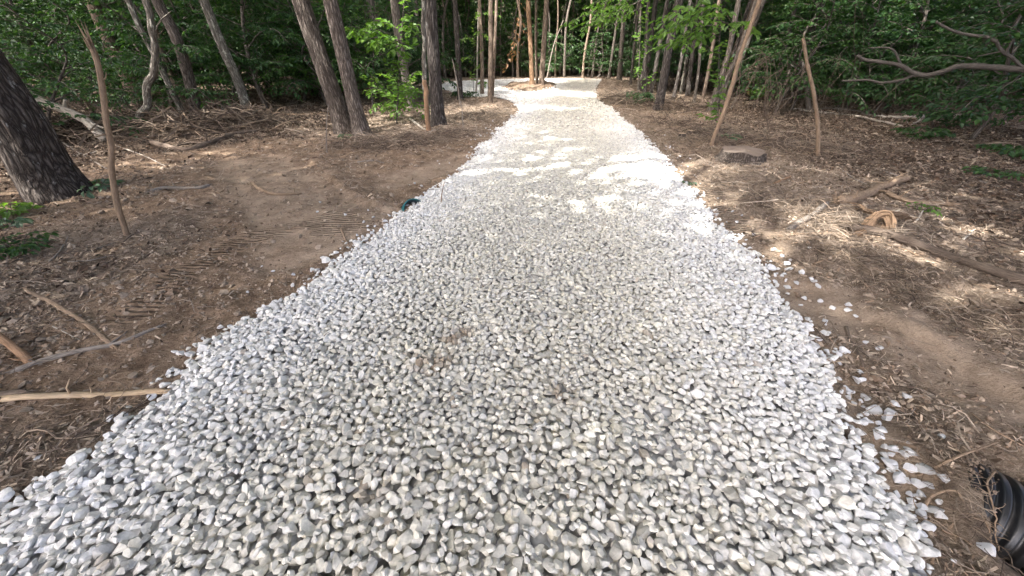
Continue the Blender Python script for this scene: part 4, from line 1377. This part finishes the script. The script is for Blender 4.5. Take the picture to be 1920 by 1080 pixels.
stick('fallen_log', 'long dark rotten log lying in the berm below the lichen speckled trunk', 'log', [(285, 268), (340, 262), (400, 252), (440, 243), (486, 236)], 9, 'wood_brown', bark=.14, arms=[([(380, 258), (352, 256), (318, 266)], 5)])
stick('fallen_log', 'pale stripped branch lying on the berm just behind the dark rotten log', 'log', [(283, 253), (310, 247), (335, 238), (362, 236), (420, 238), (480, 232)], 7, 'wood_grey', taper=.6)
bough('fallen_branch', 'thick pale fallen branch slanting down behind the huge left trunk', 'wood_pale',
      [([(200, 264), (180, 245), (160, 226), (138, 214), (118, 205), (75, 190), (30, 176), (-20, 160)], 15, 13), ([(122, 206), (121, 196), (122, 187)], 6, 5),
       ([(118, 204), (90, 190), (60, 172), (32, 150), (0, 122), (-30, 100)], 6, 3), ([(32, 150), (48, 158), (58, 157)], 3, 2), ([(150, 222), (175, 232), (196, 241)], 4, 3)], G(200, 266)[1], slope=.002)
stick('fallen_branch', 'slim brown branch lying level between the huge trunk and the tall stake', 'branch', [(70, 234, .05), (110, 244, .05), (140, 247, .04), (172, 248)], 7, 'wood_grey', taper=.7)
for i, (pts, w, m, lab) in enumerate([
        ([(118, 268), (152, 290), (205, 320)], 3.5, 'wood_grey', 'thin crossed stick in the brush right of the huge trunk'), ([(215, 270), (270, 292), (310, 312)], 2.6, 'wood_pale', 'long thin pale stick right of the tall stake'),
        ([(120, 295), (165, 290), (185, 287)], 3, 'wood_pale', 'short pale stick at the foot of the huge trunk'), ([(200, 205, .3), (215, 200, .3), (238, 206, .2), (260, 210, .1)], 3, 'wood_pale', 'white forked twig behind the tall stake'),
        ([(95, 492), (115, 470), (128, 445)], 4, 'wood_grey', 'bent grey stick on the left mulch below the fern'), ([(128, 492), (170, 488), (215, 478)], 3, 'wood_grey', 'straight grey stick on mulch above the slanting stake'),
        ([(178, 470), (200, 462), (222, 453)], 4, 'wood_grey', 'short grey root on the mulch below the tall stake'), ([(100, 613), (125, 625), (152, 640)], 3, 'wood_pale', 'pair of pale thin twigs below the slanting brown stake'),
        ([(520, 213), (560, 216), (612, 213)], 5, 'wood_tan', 'straight tan stick on leaf litter left of the two oaks'), ([(640, 430), (648, 448), (655, 462)], 4, 'wood_tan', 'small pale stick on tracked mud near the gravel'),
        ([(770, 225), (790, 240), (808, 248)], 6, 'wood_pale', 'thick pale broken stick at the foot of the stripped stem'), ([(808, 250), (820, 243), (832, 236)], 3, 'wood_pale', 'thin pale stick in front of the dark furrowed trunk'),
        ([(832, 250), (870, 246), (920, 251)], 3, 'wood_brown', 'thin dark stick lying toward the gravel right of the furrowed trunk'), ([(670, 305), (700, 302), (720, 306)], 3, 'wood_grey', 'small grey stick on mulch in front of the two oaks')]):
    stick('dry_stick', lab, 'stick', pts, w, m, sides=6, taper=.5)
# right-hand side
stick('fallen_log', 'long dark pole shaped log lying across the right bank', 'log', [(1592, 432), (1640, 441), (1700, 458), (1760, 482), (1830, 507), (1930, 535), (2010, 556)], 14, 'wood_brown', taper=1.05, bark=.10, lift=.022)
stick('dry_stick', 'long thin tan stick touching the top of the long dark log', 'stick', [(1482, 442), (1540, 438), (1600, 440), (1650, 446)], 4, 'wood_tan', sides=6)
stick('broken_log', 'torn tan log with splintered orange end behind the curled root', 'log', [(1572, 382), (1600, 376), (1640, 358), (1672, 347, .03), (1698, 338, .06)], 15, 'wood_tan', taper=.7, bark=.13, arms=[([(1640, 360), (1668, 366), (1690, 380)], 5), ([(1592, 380), (1580, 372), (1572, 378)], 8)])
stick('broken_branch', 'grey crooked chunk of branch left of the torn tan log', 'branch', [(1483, 432), (1500, 418), (1524, 404), (1548, 384, .04)], 12, 'wood_grey', taper=.8)
stick('broken_branch', 'reddish flat broken limb right of the torn tan log', 'branch', [(1668, 372), (1710, 378), (1765, 384), (1780, 386)], 11, 'wood_tan', flat=.6, bark=.18, taper=.8)
stick('fallen_log', 'thin white birch like pole lying in the leaf litter on the right', 'log', [(1488, 206), (1540, 210), (1600, 219), (1690, 238)], 5, 'wood_pale', taper=.6)
stick('fallen_log', 'grey pole lying just behind the thin white birch like pole', 'log', [(1500, 203), (1580, 207), (1640, 218)], 5, 'wood_grey', taper=.8)
stick('fallen_log', 'pale barkless pole with a torn orange end deep in the right litter', 'log', [(1648, 224), (1700, 222), (1760, 219), (1812, 220)], 6, 'wood_pale', taper=.8, arms=[([(1720, 220), (1722, 228), (1708, 236)], 5)])
stick('fallen_log', 'thin pale stick lying in front of the dark scarred trunk', 'log', [(1152, 200), (1180, 201), (1206, 202), (1262, 203)], 4, 'wood_tan', taper=.7)
stick('sawn_log', 'sawn off log end lying under the right brush, cut face to the drive', 'log', [(1570, 178, .12), (1590, 172, .16), (1614, 160, .22)], 20, 'bark_pale', sides=18, bark=.04, taper=.85)
arch = [(1990, 128), (1920, 130), (1860, 126), (1800, 124), (1768, 134), (1735, 141), (1712, 136), (1686, 122), (1650, 116), (1622, 112), (1607, 104)]
bough('fallen_log', 'pale forked trunk piece slanting left of the sawn log end', 'bark_pale', [([(1562, 178), (1547, 165), (1534, 150), (1522, 140)], 12, 8), ([(1536, 152), (1530, 135), (1532, 122)], 6, 4)], G(1562, 182)[1])
bough('fallen_log', 'dark uprooted trunk rising behind the sawn log end', 'bark_dark', [([(1538, 165), (1545, 115), (1560, 75), (1582, 45)], 24, 17), ([(1552, 90), (1575, 70), (1596, 72)], 9, 6)], G(1540, 170)[1], sides=18, bark=.14)
bough('fallen_bough', 'long dark bough curving in from the right edge with two pale tips', 'wood_dark',
      [(arch, 12, 5), ([(1740, 140), (1712, 142), (1690, 150), (1655, 155), (1625, 150), (1578, 152)], 6, 3), ([(1990, 170), (1925, 132), (1900, 110), (1878, 95), (1868, 78)], 5, 5),
       ([(1868, 78), (1850, 70), (1800, 62), (1770, 50), (1755, 40)], 6, 3), ([(1880, 96), (1860, 100), (1832, 106)], 3, 2), ([(1886, 100), (1896, 80), (1905, 66)], 4, 2), ([(1690, 124), (1672, 92), (1630, 90)], 4, 2)], 7.5, slope=.004)
for i, (pts, w, m, lab) in enumerate([
        ([(1640, 452), (1700, 470), (1760, 505)], 3, 'wood_tan', 'thin tan root in the shallow rut below the long dark log'), ([(1530, 487), (1560, 483), (1578, 470), (1585, 458)], 4, 'wood_tan', 'hooked thin branch on dirt just right of the gravel edge'),
        ([(1738, 582), (1770, 592), (1812, 604)], 6, 'wood_brown', 'dark slim stick lying on the bank above the smooth rut'), ([(1585, 615), (1595, 640), (1610, 668), (1618, 690)], 7, 'wood_brown', 'dark crooked root at the very edge of the gravel on the right'),
        ([(1690, 335), (1660, 322), (1640, 318)], 3, 'wood_grey', 'thin grey stick in the dark litter above the torn log'), ([(1580, 322), (1610, 340), (1625, 346)], 3, 'wood_grey', 'slanting grey stick just left above the torn log'),
        ([(1452, 345), (1472, 337), (1482, 332)], 5, 'wood_orange', 'short reddish stick at the dark hole near the stump'), ([(1500, 345), (1518, 340), (1527, 334)], 4, 'wood_tan', 'short tan stick right of the dark hole near the stump'),
        ([(1762, 868, .01), (1800, 855, .02), (1858, 841, .03)], 6, 'wood_tan', 'straight tan twig pointing at the chunky stone near the black pipe'), ([(1718, 893), (1740, 886)], 5, 'wood_tan', 'short pale twig on the wet mud below the chunky stone'),
        ([(1700, 760), (1690, 752), (1712, 735), (1706, 720)], 4, 'wood_brown', 'little forked twig on crumbly soil right of the mud strip'), ([(1820, 775), (1860, 805), (1908, 850)], 4, 'wood_tan', 'long thin root running down the soil right of the tan twig'),
        ([(1730, 960), (1742, 935, .02), (1770, 922, .04), (1790, 925, .02), (1806, 940)], 6, 'wood_tan', 'arched pale root left of the black corrugated pipe'), ([(1765, 995), (1800, 1012), (1820, 1022)], 5, 'wood_tan', 'thin root ending at the bluish half buried stone'),
        ([(1835, 340), (1870, 350), (1915, 372)], 3, 'wood_grey', 'thin stick in the dark litter at the right edge'), ([(1805, 450), (1815, 442, .03), (1825, 436, .06)], 4, 'wood_pale', 'short upright pale splinter in the sunlit chips'),
        ([(1715, 418), (1722, 410, .04), (1730, 396, .08)], 4, 'wood_pale', 'thin pale splinter right of the curled root'), ([(1668, 404), (1680, 396, .02), (1690, 388, .05)], 5, 'wood_pale', 'short stick poking out above the curled root')]):
    stick('dry_stick', lab, 'stick', pts, w, m, sides=6, taper=.6)

# curled torn root
def curled_root():
    c = G(1655, 440)
    rs = np.random.default_rng(15)
    mb = MB()
    def strand(pts, r0, sp, fl=.5):
        W = np.array([G(x, y, z) for x, y, z in pts]) + rs.normal(0, sp, 3) + rs.normal(0, sp * .35, (len(pts), 3))
        k = 26
        Q = catmull(W, k) + np.stack([vn2(np.arange(k) * .6, np.full(k, rs.random() * 50), q) for q in range(3)], -1) * r0 * .5
        V, F = tube(Q, r0 * np.interp(np.arange(k), [0, 4, k - 6, k - 1], [.5, 1, 1, .15]) * rs.uniform(.6, 1.2), 7, .2, 3, int(rs.integers(99)), flat=fl)
        mb.add(V, F)
    A = [(1610, 440, .0), (1624, 426, .05), (1636, 411, .12), (1650, 402, .165), (1664, 405, .155), (1671, 420, .10), (1669, 438, .01)]
    for i in range(26): strand(A if i % 3 else A[:5], .011, .016)
    B = [(1606, 440, .0), (1622, 432, .03), (1634, 418, .09), (1640, 410, .13)]
    for i in range(8): strand(B, .014, .012)
    for i in range(12): strand([(1640, 402, .14), (1662, 399, .15), (1690, 405, .09), (1716 + rs.uniform(-10, 14), 415 + rs.uniform(-5, 6), .01)], .009, .016)
    for i in range(8): strand([(1646, 400, .15), (1628, 392, .10), (1608, 386, .04), (1586, 383, .01)], .008, .014)
    for i in range(9): strand([(1660 + rs.uniform(-14, 12), 402, .14), (1650 + rs.uniform(-14, 14), 424, .07), (1646 + rs.uniform(-14, 20), 440, .0)], .004, .006, .9)
    tag(mb.build('curled_root', M['wood_fibre'], None, c, smooth=True), 'torn fibrous root curled into a small arch on the right bank', 'root')
curled_root()


# stumps
def stump(label, px, py, wpx, h, seed, flat=False):
    b = G(px, py)
    r = px_size(b, wpx) * .5
    root = empty('tree_stump', b, label, 'stump')
    n, S = 14, 40
    Pp = np.array([[0, 0, z] for z in np.linspace(-.08, h, n)])
    R = r * (1 + .45 * np.exp(-np.linspace(0, h, n) / (h * .35)))
    V, F = tube(Pp, R, S, .10, 2.4, seed, caps=False)
    rim = V.reshape(-1, 3)[(n - 1) * S:n * S]
    rim = rim + np.array([0, 0, 1.0]) * (.018 * vn2(np.cos(np.arange(S) / S * 6.28) * 2 + seed, np.sin(np.arange(S) / S * 6.28) * 2, 3) * (r / .3))[:, None]
    V[(n - 1) * S:n * S] = rim
    MB().add(V, F).build('bark', M['bark_oak'], root, (0, 0, 0), smooth=True)
    rings = [rim * np.array([k, k, 1]) + np.array([0, 0, .004 + .01 * (1 - k)]) for k in (1.0, .75, .5, .25)]
    VV = np.vstack(rings + [np.array([[0, 0, h + .012]])])
    q = []
    for k in range(3):
        for j in range(S): q.append([k * S + j, k * S + (j + 1) % S, (k + 1) * S + (j + 1) % S, (k + 1) * S + j])
    t = [[3 * S + j, 3 * S + (j + 1) % S, 4 * S] for j in range(S)]
    MB().add(VV, [np.array(q), np.array(t)]).build('cut_face', M['cut_grey' if flat else 'cut_fresh'], root, (0, 0, 0))
    return root


def mat_cut(name, a, b_):
    m, nt, out = mat_new(name)
    v = coords(nt)
    w_ = nd(nt, 'ShaderNodeTexWave', wave_type='RINGS', rings_direction='Z', inp={'Scale': 14, 'Distortion': 3, 'Detail': 3, 'Detail Scale': 2})
    nt.links.new(v, w_.inputs['Vector'])
    n = noise_node(nt, v, 9, 5)
    c = mixc(nt, n, ramp(nt, w_.outputs['Fac'], [(0, a), (1, b_)]), a)
    bsdf(nt, out, c, .9, w_.outputs['Fac'], .3, .004, .2)
    M[name] = m
mat_cut('cut_grey', (0.16, 0.125, 0.10), (0.29, 0.24, 0.20))
mat_cut('cut_fresh', (0.40, 0.30, 0.20), (0.58, 0.46, 0.33))
stump('wide low grey stump with a flat sawn top under the long leaning pole', 1392, 296, 72, .13, 3, True)
stump('small pale cut stump, right of two, beside the right gravel edge', 1297, 250, 14, .06, 5)
stump('small yellowish cut stump, left of two, beside the right gravel edge', 1278, 258, 12, .07, 6)

# ------------------------------------------------------------------ pipes
def mat_plastic(name, col, dust, rough=.42):
    m, nt, out = mat_new(name)
    v = coords(nt)
    n = noise_node(nt, v, 7, 6, .7)
    n2 = noise_node(nt, v, 60, 3)
    c = mixc(nt, ramp(nt, n, [(.5, (0, 0, 0)), (.75, (.55, .55, .55))]), col, dust)
    bsdf(nt, out, c, rough, n2, .08, .002, .5)
    M[name] = m
mat_plastic('black_plastic', (0.012, 0.013, 0.015), (0.06, 0.055, 0.05), .38)
mat_plastic('teal_plastic', (0.012, 0.13, 0.14), (0.06, 0.12, 0.11), .4)
mat_plastic('shaded_inside', (0.02, 0.035, 0.045), (0.05, 0.06, 0.06), .5)  # shade inside the teal pipe, put into its wall colour


def culvert():
    ax = PIPE_B - PIPE_A
    L = np.linalg.norm(ax)
    ax = ax / L
    per, n = .050, int(L / .0035)
    t = np.linspace(0, L, n)
    ph = (t / per) % 1.0
    prof = sstep(.0, .22, ph) * (1 - sstep(.62, .84, ph))
    R = .196 + .022 * prof
    Q = PIPE_A + ax * t[:, None]
    V1, F1 = tube(Q, R, 64, caps=False)
    V2, F2 = tube(Q, R - .008, 64, caps=False)
    F2 = [f[:, ::-1] for f in F2]
    m = len(V1)
    S = 64
    j = np.arange(S)
    rim0 = np.stack([j, (j + 1) % S, m + (j + 1) % S, m + j], -1)[:, ::-1]
    k0 = (n - 1) * S
    rim1 = np.stack([k0 + j, k0 + (j + 1) % S, m + k0 + (j + 1) % S, m + k0 + j], -1)
    mb = MB().add(np.vstack([V1, V2]), [F1[0], F2[0] + m, rim0, rim1])
    tag(mb.build('culvert_pipe', M['black_plastic'], None, PIPE_A, smooth=True), 'black corrugated plastic culvert pipe half buried at the lower right', 'pipe')
    # soil heaped against and on it
    rs = np.random.default_rng(5)
    mb = MB()
    nrm = unit(np.cross(ax, UP))
    up2 = np.cross(nrm, ax)
    for i in range(420):
        s = rs.random() ** 2.2 * L * .62
        a = rs.uniform(-1.5, 1.1) if s > .12 else rs.uniform(-2.0, 2.0)
        if s > .10 and rs.random() < .9: continue
        size = rs.uniform(.004, .011)
        p = PIPE_A + ax * s + (nrm * math.sin(a) + up2 * math.cos(a)) * (.222 + size * .2)
        V, F = LOD[2][rs.integers(0, 22)]
        Rm = rot_mats(np.array([rs.uniform(0, 6.28)]), np.array([rs.uniform(-1, 1)]), np.array([rs.uniform(-1, 1)]))[0]
        mb.add(V @ Rm.T * size + p, [F], np.array([.24, .185, .14]) * rs.uniform(.65, 1.15))
    tag(mb.build('soil_clods', M['litter'], None, PIPE_A), 'loose brown soil clods heaped on the buried end of the black pipe', 'soil', kind='stuff')
    for (pts, w, lab) in (([(1866, 885, .02), (1853, 905, .05), (1857, 930, .07), (1866, 965, .05), (1868, 1000, .05), (1872, 1035, .05)], 3.4, 'long pale root dangling down over the black pipe'),
                          ([(1842, 968, .03), (1852, 985, .06), (1858, 1005, .06), (1864, 1032, .05)], 3.0, 'shorter branching root dangling left over the black pipe')):
        d = on_plane(pts[0][0], pts[0][1])
        W = []
        for x, y, z in pts:
            # rest on the pipe wall: step back along the sight line until clear of the pipe
            dr = ray(x, y)
            t = 1.0
            o = np.array([0, 0, CAM_Z])
            while t < 3:
                q = o + dr * t
                s = (q - PIPE_A).dot(ax)
                rad = np.linalg.norm(q - PIPE_A - ax * s)
                if (rad < .232 and s > -.1) or q[2] < float(H(q[0:1], q[1:2])[0]) + .006: break
                t += .003
            W.append(q)
        Q = catmull(W, 40)
        Q = Q + np.stack([vn2(np.arange(40) * .4, np.zeros(40), 1), vn2(np.arange(40) * .4, np.zeros(40), 2), vn2(np.arange(40) * .4, np.zeros(40), 3)], -1) * .004
        r = px_size(W[0], w) * .5
        mb = MB()
        V, F = tube(Q, np.linspace(r, r * .5, 40), 6)
        mb.add(V, F)
        for k in (12, 20, 27, 33):
            e = Q[k] + np.array([random.uniform(-.05, .05), random.uniform(-.05, .03), random.uniform(-.01, .03)])
            V, F = tube([Q[k], Q[k] * .5 + e * .5 + np.array([0, 0, .006]), e], [r * .5, r * .35, r * .15], 4)
            mb.add(V, F)
        tag(mb.build('root', M['wood_tan'], None, W[0], smooth=True), lab, 'root')


culvert()


def teal_end():
    c = G(776, 388) + np.array([0, 0, -.06])
    ax = unit(np.array([.62, -.62, .50]))
    n = 16
    t = np.linspace(-.11, .03, n)
    R = .138 + .010 * (np.sin(t * 95) > 0) 
    R[-3:] = .156
    Q = c + ax * t[:, None]
    S = 56
    V1, F1 = tube(Q, R, S, caps=False)
    V2, F2 = tube(Q, R - .012, S, caps=False)
    m = len(V1)
    j = np.arange(S)
    k0 = (n - 1) * S
    rim1 = np.stack([k0 + j, k0 + (j + 1) % S, m + k0 + (j + 1) % S, m + k0 + j], -1)
    root = empty('drain_pipe', c, 'teal plastic drain pipe end poking from the dirt at the left gravel edge', 'pipe')
    MB().add(np.vstack([V1, V2[k0:]]), [F1[0], np.stack([k0 + j, k0 + (j + 1) % S, m + (j + 1) % S, m + j], -1)]).build('rim', M['teal_plastic'], root, c, smooth=True)
    MB().add(V2 * 1.0, [F2[0][:, ::-1]]).build('inner_wall', M['shaded_inside'], root, c, smooth=True)


teal_end()

# ------------------------------------------------------------------ leafy sprays and small plants near the drive
def leafy(name, label, cat, base, stems, leafL, mat='leaf_bright', wood='bark_grey', seed=1, group=None, **kw):
    rs = np.random.default_rng(seed)
    wd, lv = MB(), MB()
    for P, r in stems: spray(wd, lv, P, r, rs, leafL, **kw)
    root = empty(name, base, label, cat, group)
    wd.build('stem', M[wood], root, base, smooth=True)
    lv.build('foliage', M[mat], root, base)
    return root


def px_line(pts, Y, dy=0.0):
    return np.array([at_depth(x, y, Y + dy * i) for i, (x, y) in enumerate(pts)])


# maple like sapling whose bright sprays hang between the oaks and the furrowed trunk
Y = 11.2
b = foot(742, Y)
trunk = [b - np.array([0, 0, .1]), at_depth(748, 150, Y), at_depth(752, 70, Y), at_depth(760, -20, Y)]
leafy('leafy_sapling', 'sapling with bright sunlit yellow green sprays between the two oaks and the dark furrowed trunk', 'sapling', b,
      [(px_line([(750, 92), (735, 70), (705, 55), (660, 62)], Y, -.12), .012), (px_line([(751, 80), (720, 68), (690, 72), (655, 52)], Y, -.2), .012), (px_line([(752, 60), (728, 44), (706, 38), (690, 48)], Y, -.1), .012),
       (px_line([(752, 60), (770, 48), (785, 52), (792, 62)], Y, -.1), .010), (px_line([(750, 95), (735, 84), (720, 85), (735, 98)], Y, -.25), .010), (px_line([(752, 84), (745, 72), (725, 78), (700, 85)], Y, -.15), .010),
       (np.array(catmull(trunk, 12)), .02)], .17, seed=4, twig_gap=.13, twig_len=.55, gap=.07)
# leafy shrub at its foot
b = foot(748, 12.2)
leafy('leafy_shrub', 'bright green leafy shrub growing at the feet of the two mossy grey trunks', 'shrub', b,
      [(px_line([(748, 205), (730, 180), (705, 165), (690, 172)], 12.2, -.1), .01), (px_line([(748, 205), (755, 180), (770, 165), (790, 178)], 12.2, -.1), .01), (px_line([(748, 206), (740, 196), (722, 192), (700, 200)], 12.2, -.15), .008),
       (px_line([(748, 206), (765, 196), (780, 195), (798, 204)], 12.2, -.15), .008), (px_line([(748, 205), (745, 170), (738, 145), (728, 138)], 12.2, .05), .01), (px_line([(748, 205), (762, 165), (772, 140), (782, 133)], 12.2, .05), .01),
       (px_line([(740, 200), (720, 185), (700, 150), (695, 140)], 12.4, .05), .01), (px_line([(750, 207), (745, 200), (740, 205), (730, 212)], 12.2, -.2), .008)], .14, seed=5, twig_gap=.10, twig_len=.5, gap=.06)
# bright spray over the right shoulder
Y = 9.0
b = foot(1352, 9.6)
leafy('leafy_sapling', 'sapling with a big bright green spray hanging toward the drive from the right', 'sapling', b,
      [(np.array(catmull([b - np.array([0, 0, .1]), at_depth(1348, 120, 9.6), at_depth(1352, 30, 9.6), at_depth(1356, -60, 9.6)], 12)), .02),
       (px_line([(1353, 20), (1310, 12), (1270, 22), (1228, 55)], Y, -.15), .012), (px_line([(1352, 40), (1310, 30), (1272, 45), (1240, 72)], Y, -.15), .012), (px_line([(1352, 50), (1325, 48), (1298, 60), (1280, 76)], Y, -.1), .012),
       (px_line([(1350, 70), (1325, 62), (1300, 72), (1250, 86)], Y, -.1), .010), (px_line([(1353, 20), (1335, 15), (1318, 25), (1305, 42)], Y, -.2), .010), (px_line([(1352, 40), (1370, 45), (1390, 40), (1410, 55)], Y, -.1), .010)],
      .15, seed=6, twig_gap=.12, twig_len=.5, gap=.065)
Y = 15.5
b = foot(1196, 17.5)
leafy('leafy_sapling', 'sapling with flat green layers reaching over the far drive from the right', 'sapling', b,
      [(np.array(catmull([b - np.array([0, 0, .1]), at_depth(1200, 80, 17.5), at_depth(1205, -40, 17.5)], 12)), .025),
       (px_line([(1204, -10), (1160, 8), (1115, 22), (1068, 40)], Y, -.1), .02), (px_line([(1204, 0), (1165, 18), (1130, 30), (1095, 50)], Y, -.2), .016), (px_line([(1204, -20), (1170, -8), (1140, 2), (1115, 4)], Y, -.15), .016),
       (px_line([(1204, 10), (1180, 25), (1150, 32), (1120, 44)], Y, .1), .016)], .19, seed=8, twig_gap=.2, twig_len=.8, gap=.09)
Y = 19
b = foot(886, Y)
leafy('leafy_sapling', 'slender sapling with small sunlit leaf tufts beside the cream coloured trunk', 'sapling', b,
      [(px_line([(888, 170), (890, 100), (891, 30)], Y), .012), (px_line([(890, 75), (878, 68), (862, 76)], Y, -.1), .01), (px_line([(890, 66), (902, 62), (914, 70)], Y, -.1), .01), (px_line([(890, 112), (876, 106), (862, 112)], Y, -.1), .01),
       (px_line([(891, 40), (905, 25), (940, 30)], Y, -.1), .01)], .15, seed=9, twig_gap=.2, twig_len=.5)
# small plants on the ground
def ground_plant(px, py, hgt, wid, label, mat, leafL, seed, n=7, cat='plant', name='ground_plant', group=None, droop=.2):
    b = G(px, py)
    rs = np.random.default_rng(seed)
    st = []
    for i in range(n):
        a = i * 2.4 + rs.uniform(-.3, .3)
        d = np.array([math.cos(a), math.sin(a), 0]) * wid * rs.uniform(.6, 1.1)
        st.append((np.array([b - UP * .02, b + d * .4 + UP * hgt * rs.uniform(.7, 1.0), b + d * .75 + UP * hgt * rs.uniform(.8, 1.1), b + d + UP * hgt * rs.uniform(.5, .9)]), .004))
    leafy(name, label, cat, b, st, leafL, mat, 'bark_grey', seed, group, twig_gap=leafL * .8, twig_len=wid * .35, gap=leafL * .5, droop=droop)
ground_plant(22, 402, .10, .28, 'upper fern like green plant at the left edge beside the huge trunk', 'leaf_bright', .07, 21)
ground_plant(40, 470, .10, .34, 'lower mossy green plant patch at the left edge on the mulch', 'leaf_under', .06, 22, 10)
ground_plant(18, 425, .07, .16, 'dull green broad leafed seedling between the two left edge plants', 'leaf_pale', .09, 23, 5)
ground_plant(88, 262, .30, .3, 'pale blue green seedling leaves in front of the huge left trunk', 'leaf_pale', .09, 24, 4)
ground_plant(186, 355, .10, .25, 'wilted pale green twig lying in brush right of the huge trunk', 'leaf_pale', .10, 25, 4)
ground_plant(1198, 200, .45, .5, 'low green shrub at the foot of the dark scarred trunk', 'leaf_under', .11, 26, 9, 'shrub', 'leafy_shrub')
ground_plant(1415, 188, .5, .5, 'yellowish green seedling shrub beside the long leaning pole', 'leaf_bright', .11, 27, 8, 'shrub', 'leafy_shrub')
ground_plant(1372, 262, .10, .22, 'pale green wilted leaves behind the wide grey stump', 'leaf_pale', .10, 28, 4)
ground_plant(1720, 262, .25, .55, 'dark green low plant in the shady litter below the pale barkless pole', 'leaf_under', .11, 29, 9)
ground_plant(1780, 240, .35, .6, 'broad dark green plant right of the torn orange pole end', 'leaf_under', .12, 30, 10)
ground_plant(1895, 295, .20, .5, 'dark green seedlings at the right edge of the leaf litter', 'leaf_under', .10, 31, 9)
ground_plant(1860, 330, .10, .35, 'small green seedling patch in dark litter near the right edge', 'leaf_under', .08, 32, 7)
ground_plant(905, 168, .4, .3, 'little green bush at the foot of the slim brown trunk by the loop', 'leaf_bright', .12, 33, 6, 'shrub', 'leafy_shrub')
ground_plant(870, 184, .25, .6, 'grassy green tuft under the dark slender trunk by the loop', 'leaf_under', .13, 34, 8)
ground_plant(378, 205, .45, .4, 'broad leafed green seedling right of the sunlit brown trunk foot', 'leaf_bright', .14, 35, 5, 'shrub', 'leafy_shrub')
ground_plant(320, 175, .9, .7, 'leafy shrub hanging in front of the thin grey leaning trunk', 'leaf_bright', .15, 36, 9, 'shrub', 'leafy_shrub')
ground_plant(650, 262, .12, .15, 'small grass tuft at the foot of the right oak', 'leaf_pale', .08, 37, 5)
ground_plant(1290, 345, .03, .1, 'wilted dull leaves on the mud right of the gravel', 'leaf_pale', .06, 38, 3)
ground_plant(1725, 395, .06, .2, 'tiny yellow green sprig right of the torn tan log', 'leaf_bright', .05, 39, 4)

# hanging dead-leaf branch left of the soil island
Y = 24.0
b = at_depth(974, -10, Y)
leafy('dead_branch', 'hanging broken branch with withered orange leaves left of the soil island', 'branch', b,
      [(px_line([(974, -10), (973, 30), (968, 60), (963, 95)], Y), .02), (px_line([(973, 28), (982, 42), (988, 55)], Y), .012), (px_line([(966, 70), (958, 92), (950, 118), (946, 138)], Y), .012), (px_line([(966, 60), (969, 85), (972, 110)], Y), .012)],
      .24, 'leaf_dead', 'wood_tan', 12, twig_gap=.55, twig_len=.45, gap=.16, droop=.6)

# low thicket on the far right and left, one mass of thin arching stems
def thicket(name, label, xr, yr, n, seed, hmax):
    rs = np.random.default_rng(seed)
    wd = MB()
    for i in range(n):
        Y = rs.uniform(*yr)
        px = rs.uniform(*xr)
        b = foot(px, Y)
        if float(road_sd(b[0:1], b[1:2])[0]) > -2: continue
        a = rs.uniform(0, 6.28)
        h = rs.uniform(.4, hmax)
        d = np.array([math.cos(a), math.sin(a), 0]) * rs.uniform(.3, 1.6)
        P = catmull([b - UP * .05, b + d * .35 + UP * h * rs.uniform(.3, .8) + rs.normal(0, .08, 3), b + d * rs.uniform(.6, .9) + UP * h + rs.normal(0, .08, 3), b + d * 1.3 + UP * h * rs.uniform(.3, 1.6)], 12)
        V, F = tube(P, np.linspace(.009, .002, 12) * rs.uniform(.4, 1.5), 4)
        wd.add(V, F)
    tag(wd.build(name, M['wood_brown'], smooth=True), label, 'brush', kind='stuff')
thicket('brushwood', 'tangle of thin dry stems and brush along the shaded right wood edge', (1330, 2150), (10.5, 17), 260, 41, 2.0)
thicket('brushwood', 'tangle of dead twigs and brush along the shaded left wood edge', (-150, 480), (9, 15), 190, 42, .6)

# far-off foliage closing the wood
def far_wood():
    rs = np.random.default_rng(77)
    n = 150000
    a = rs.uniform(-1.25, 1.25, n)
    r = rs.uniform(46, 74, n)
    x, y = np.sin(a) * r, 12 + np.cos(a) * r
    g = H(x, y)
    h = rs.random(n) ** .8 * 9.5 + .2
    clump = fbm2(a * 30 + h * .15, h * .55 + r * .08, 3, 9)
    k = clump > -.7
    P = np.stack([x, y, g + h], -1)[k]
    n = len(P)
    D = rs.normal(size=(n, 3)) * np.array([1, 1, .5])
    V, F, kk = leaf_cards(P, D, UP + rs.normal(0, .5, (n, 3)), .62 * rs.uniform(.6, 1.3, n), .6, simple=True)
    tag(MB().add(V, F, np.repeat(rs.random(n), kk)[:, None] * np.ones(3)).build('far_wood', M['leaf_crown']), 'dark green mass of far-off foliage closing the wood', 'foliage', kind='stuff')
far_wood()

# ------------------------------------------------------------------ daylight
w = bpy.data.worlds.new('World')
SC.world = w
w.use_nodes = True
nt = w.node_tree
bg = nt.nodes['Background']
sky = nt.nodes.new('ShaderNodeTexSky')
sky.sky_type = 'NISHITA'
sky.sun_disc = False
sky.sun_elevation = SUN_EL
sky.sun_rotation = SUN_AZ
sky.air_density, sky.dust_density, sky.ozone_density = 0.5, 6.0, 0.2
nt.links.new(sky.outputs[0], bg.inputs['Color'])
bg.inputs['Strength'].default_value = 0.15
sl = bpy.data.lights.new('sun', 'SUN')
sl.energy = 2.0
sl.angle = math.radians(0.53)
sl.color = (1.0, 0.965, 0.905)
so = bpy.data.objects.new('sun', sl)
COL.objects.link(so)
so.location = (0, 0, 30)
so.rotation_euler = Vector(-SUN_DIR).to_track_quat('-Z', 'Y').to_euler()
SC.view_settings.view_transform = 'Standard'
SC.view_settings.look = 'None'
SC.view_settings.gamma = 1.0
SC.view_settings.exposure = 2.9
SC.render.film_transparent = False
SC.cycles.max_bounces = 7
SC.cycles.diffuse_bounces = 4
SC.cycles.transmission_bounces = 4
SC.cycles.glossy_bounces = 2
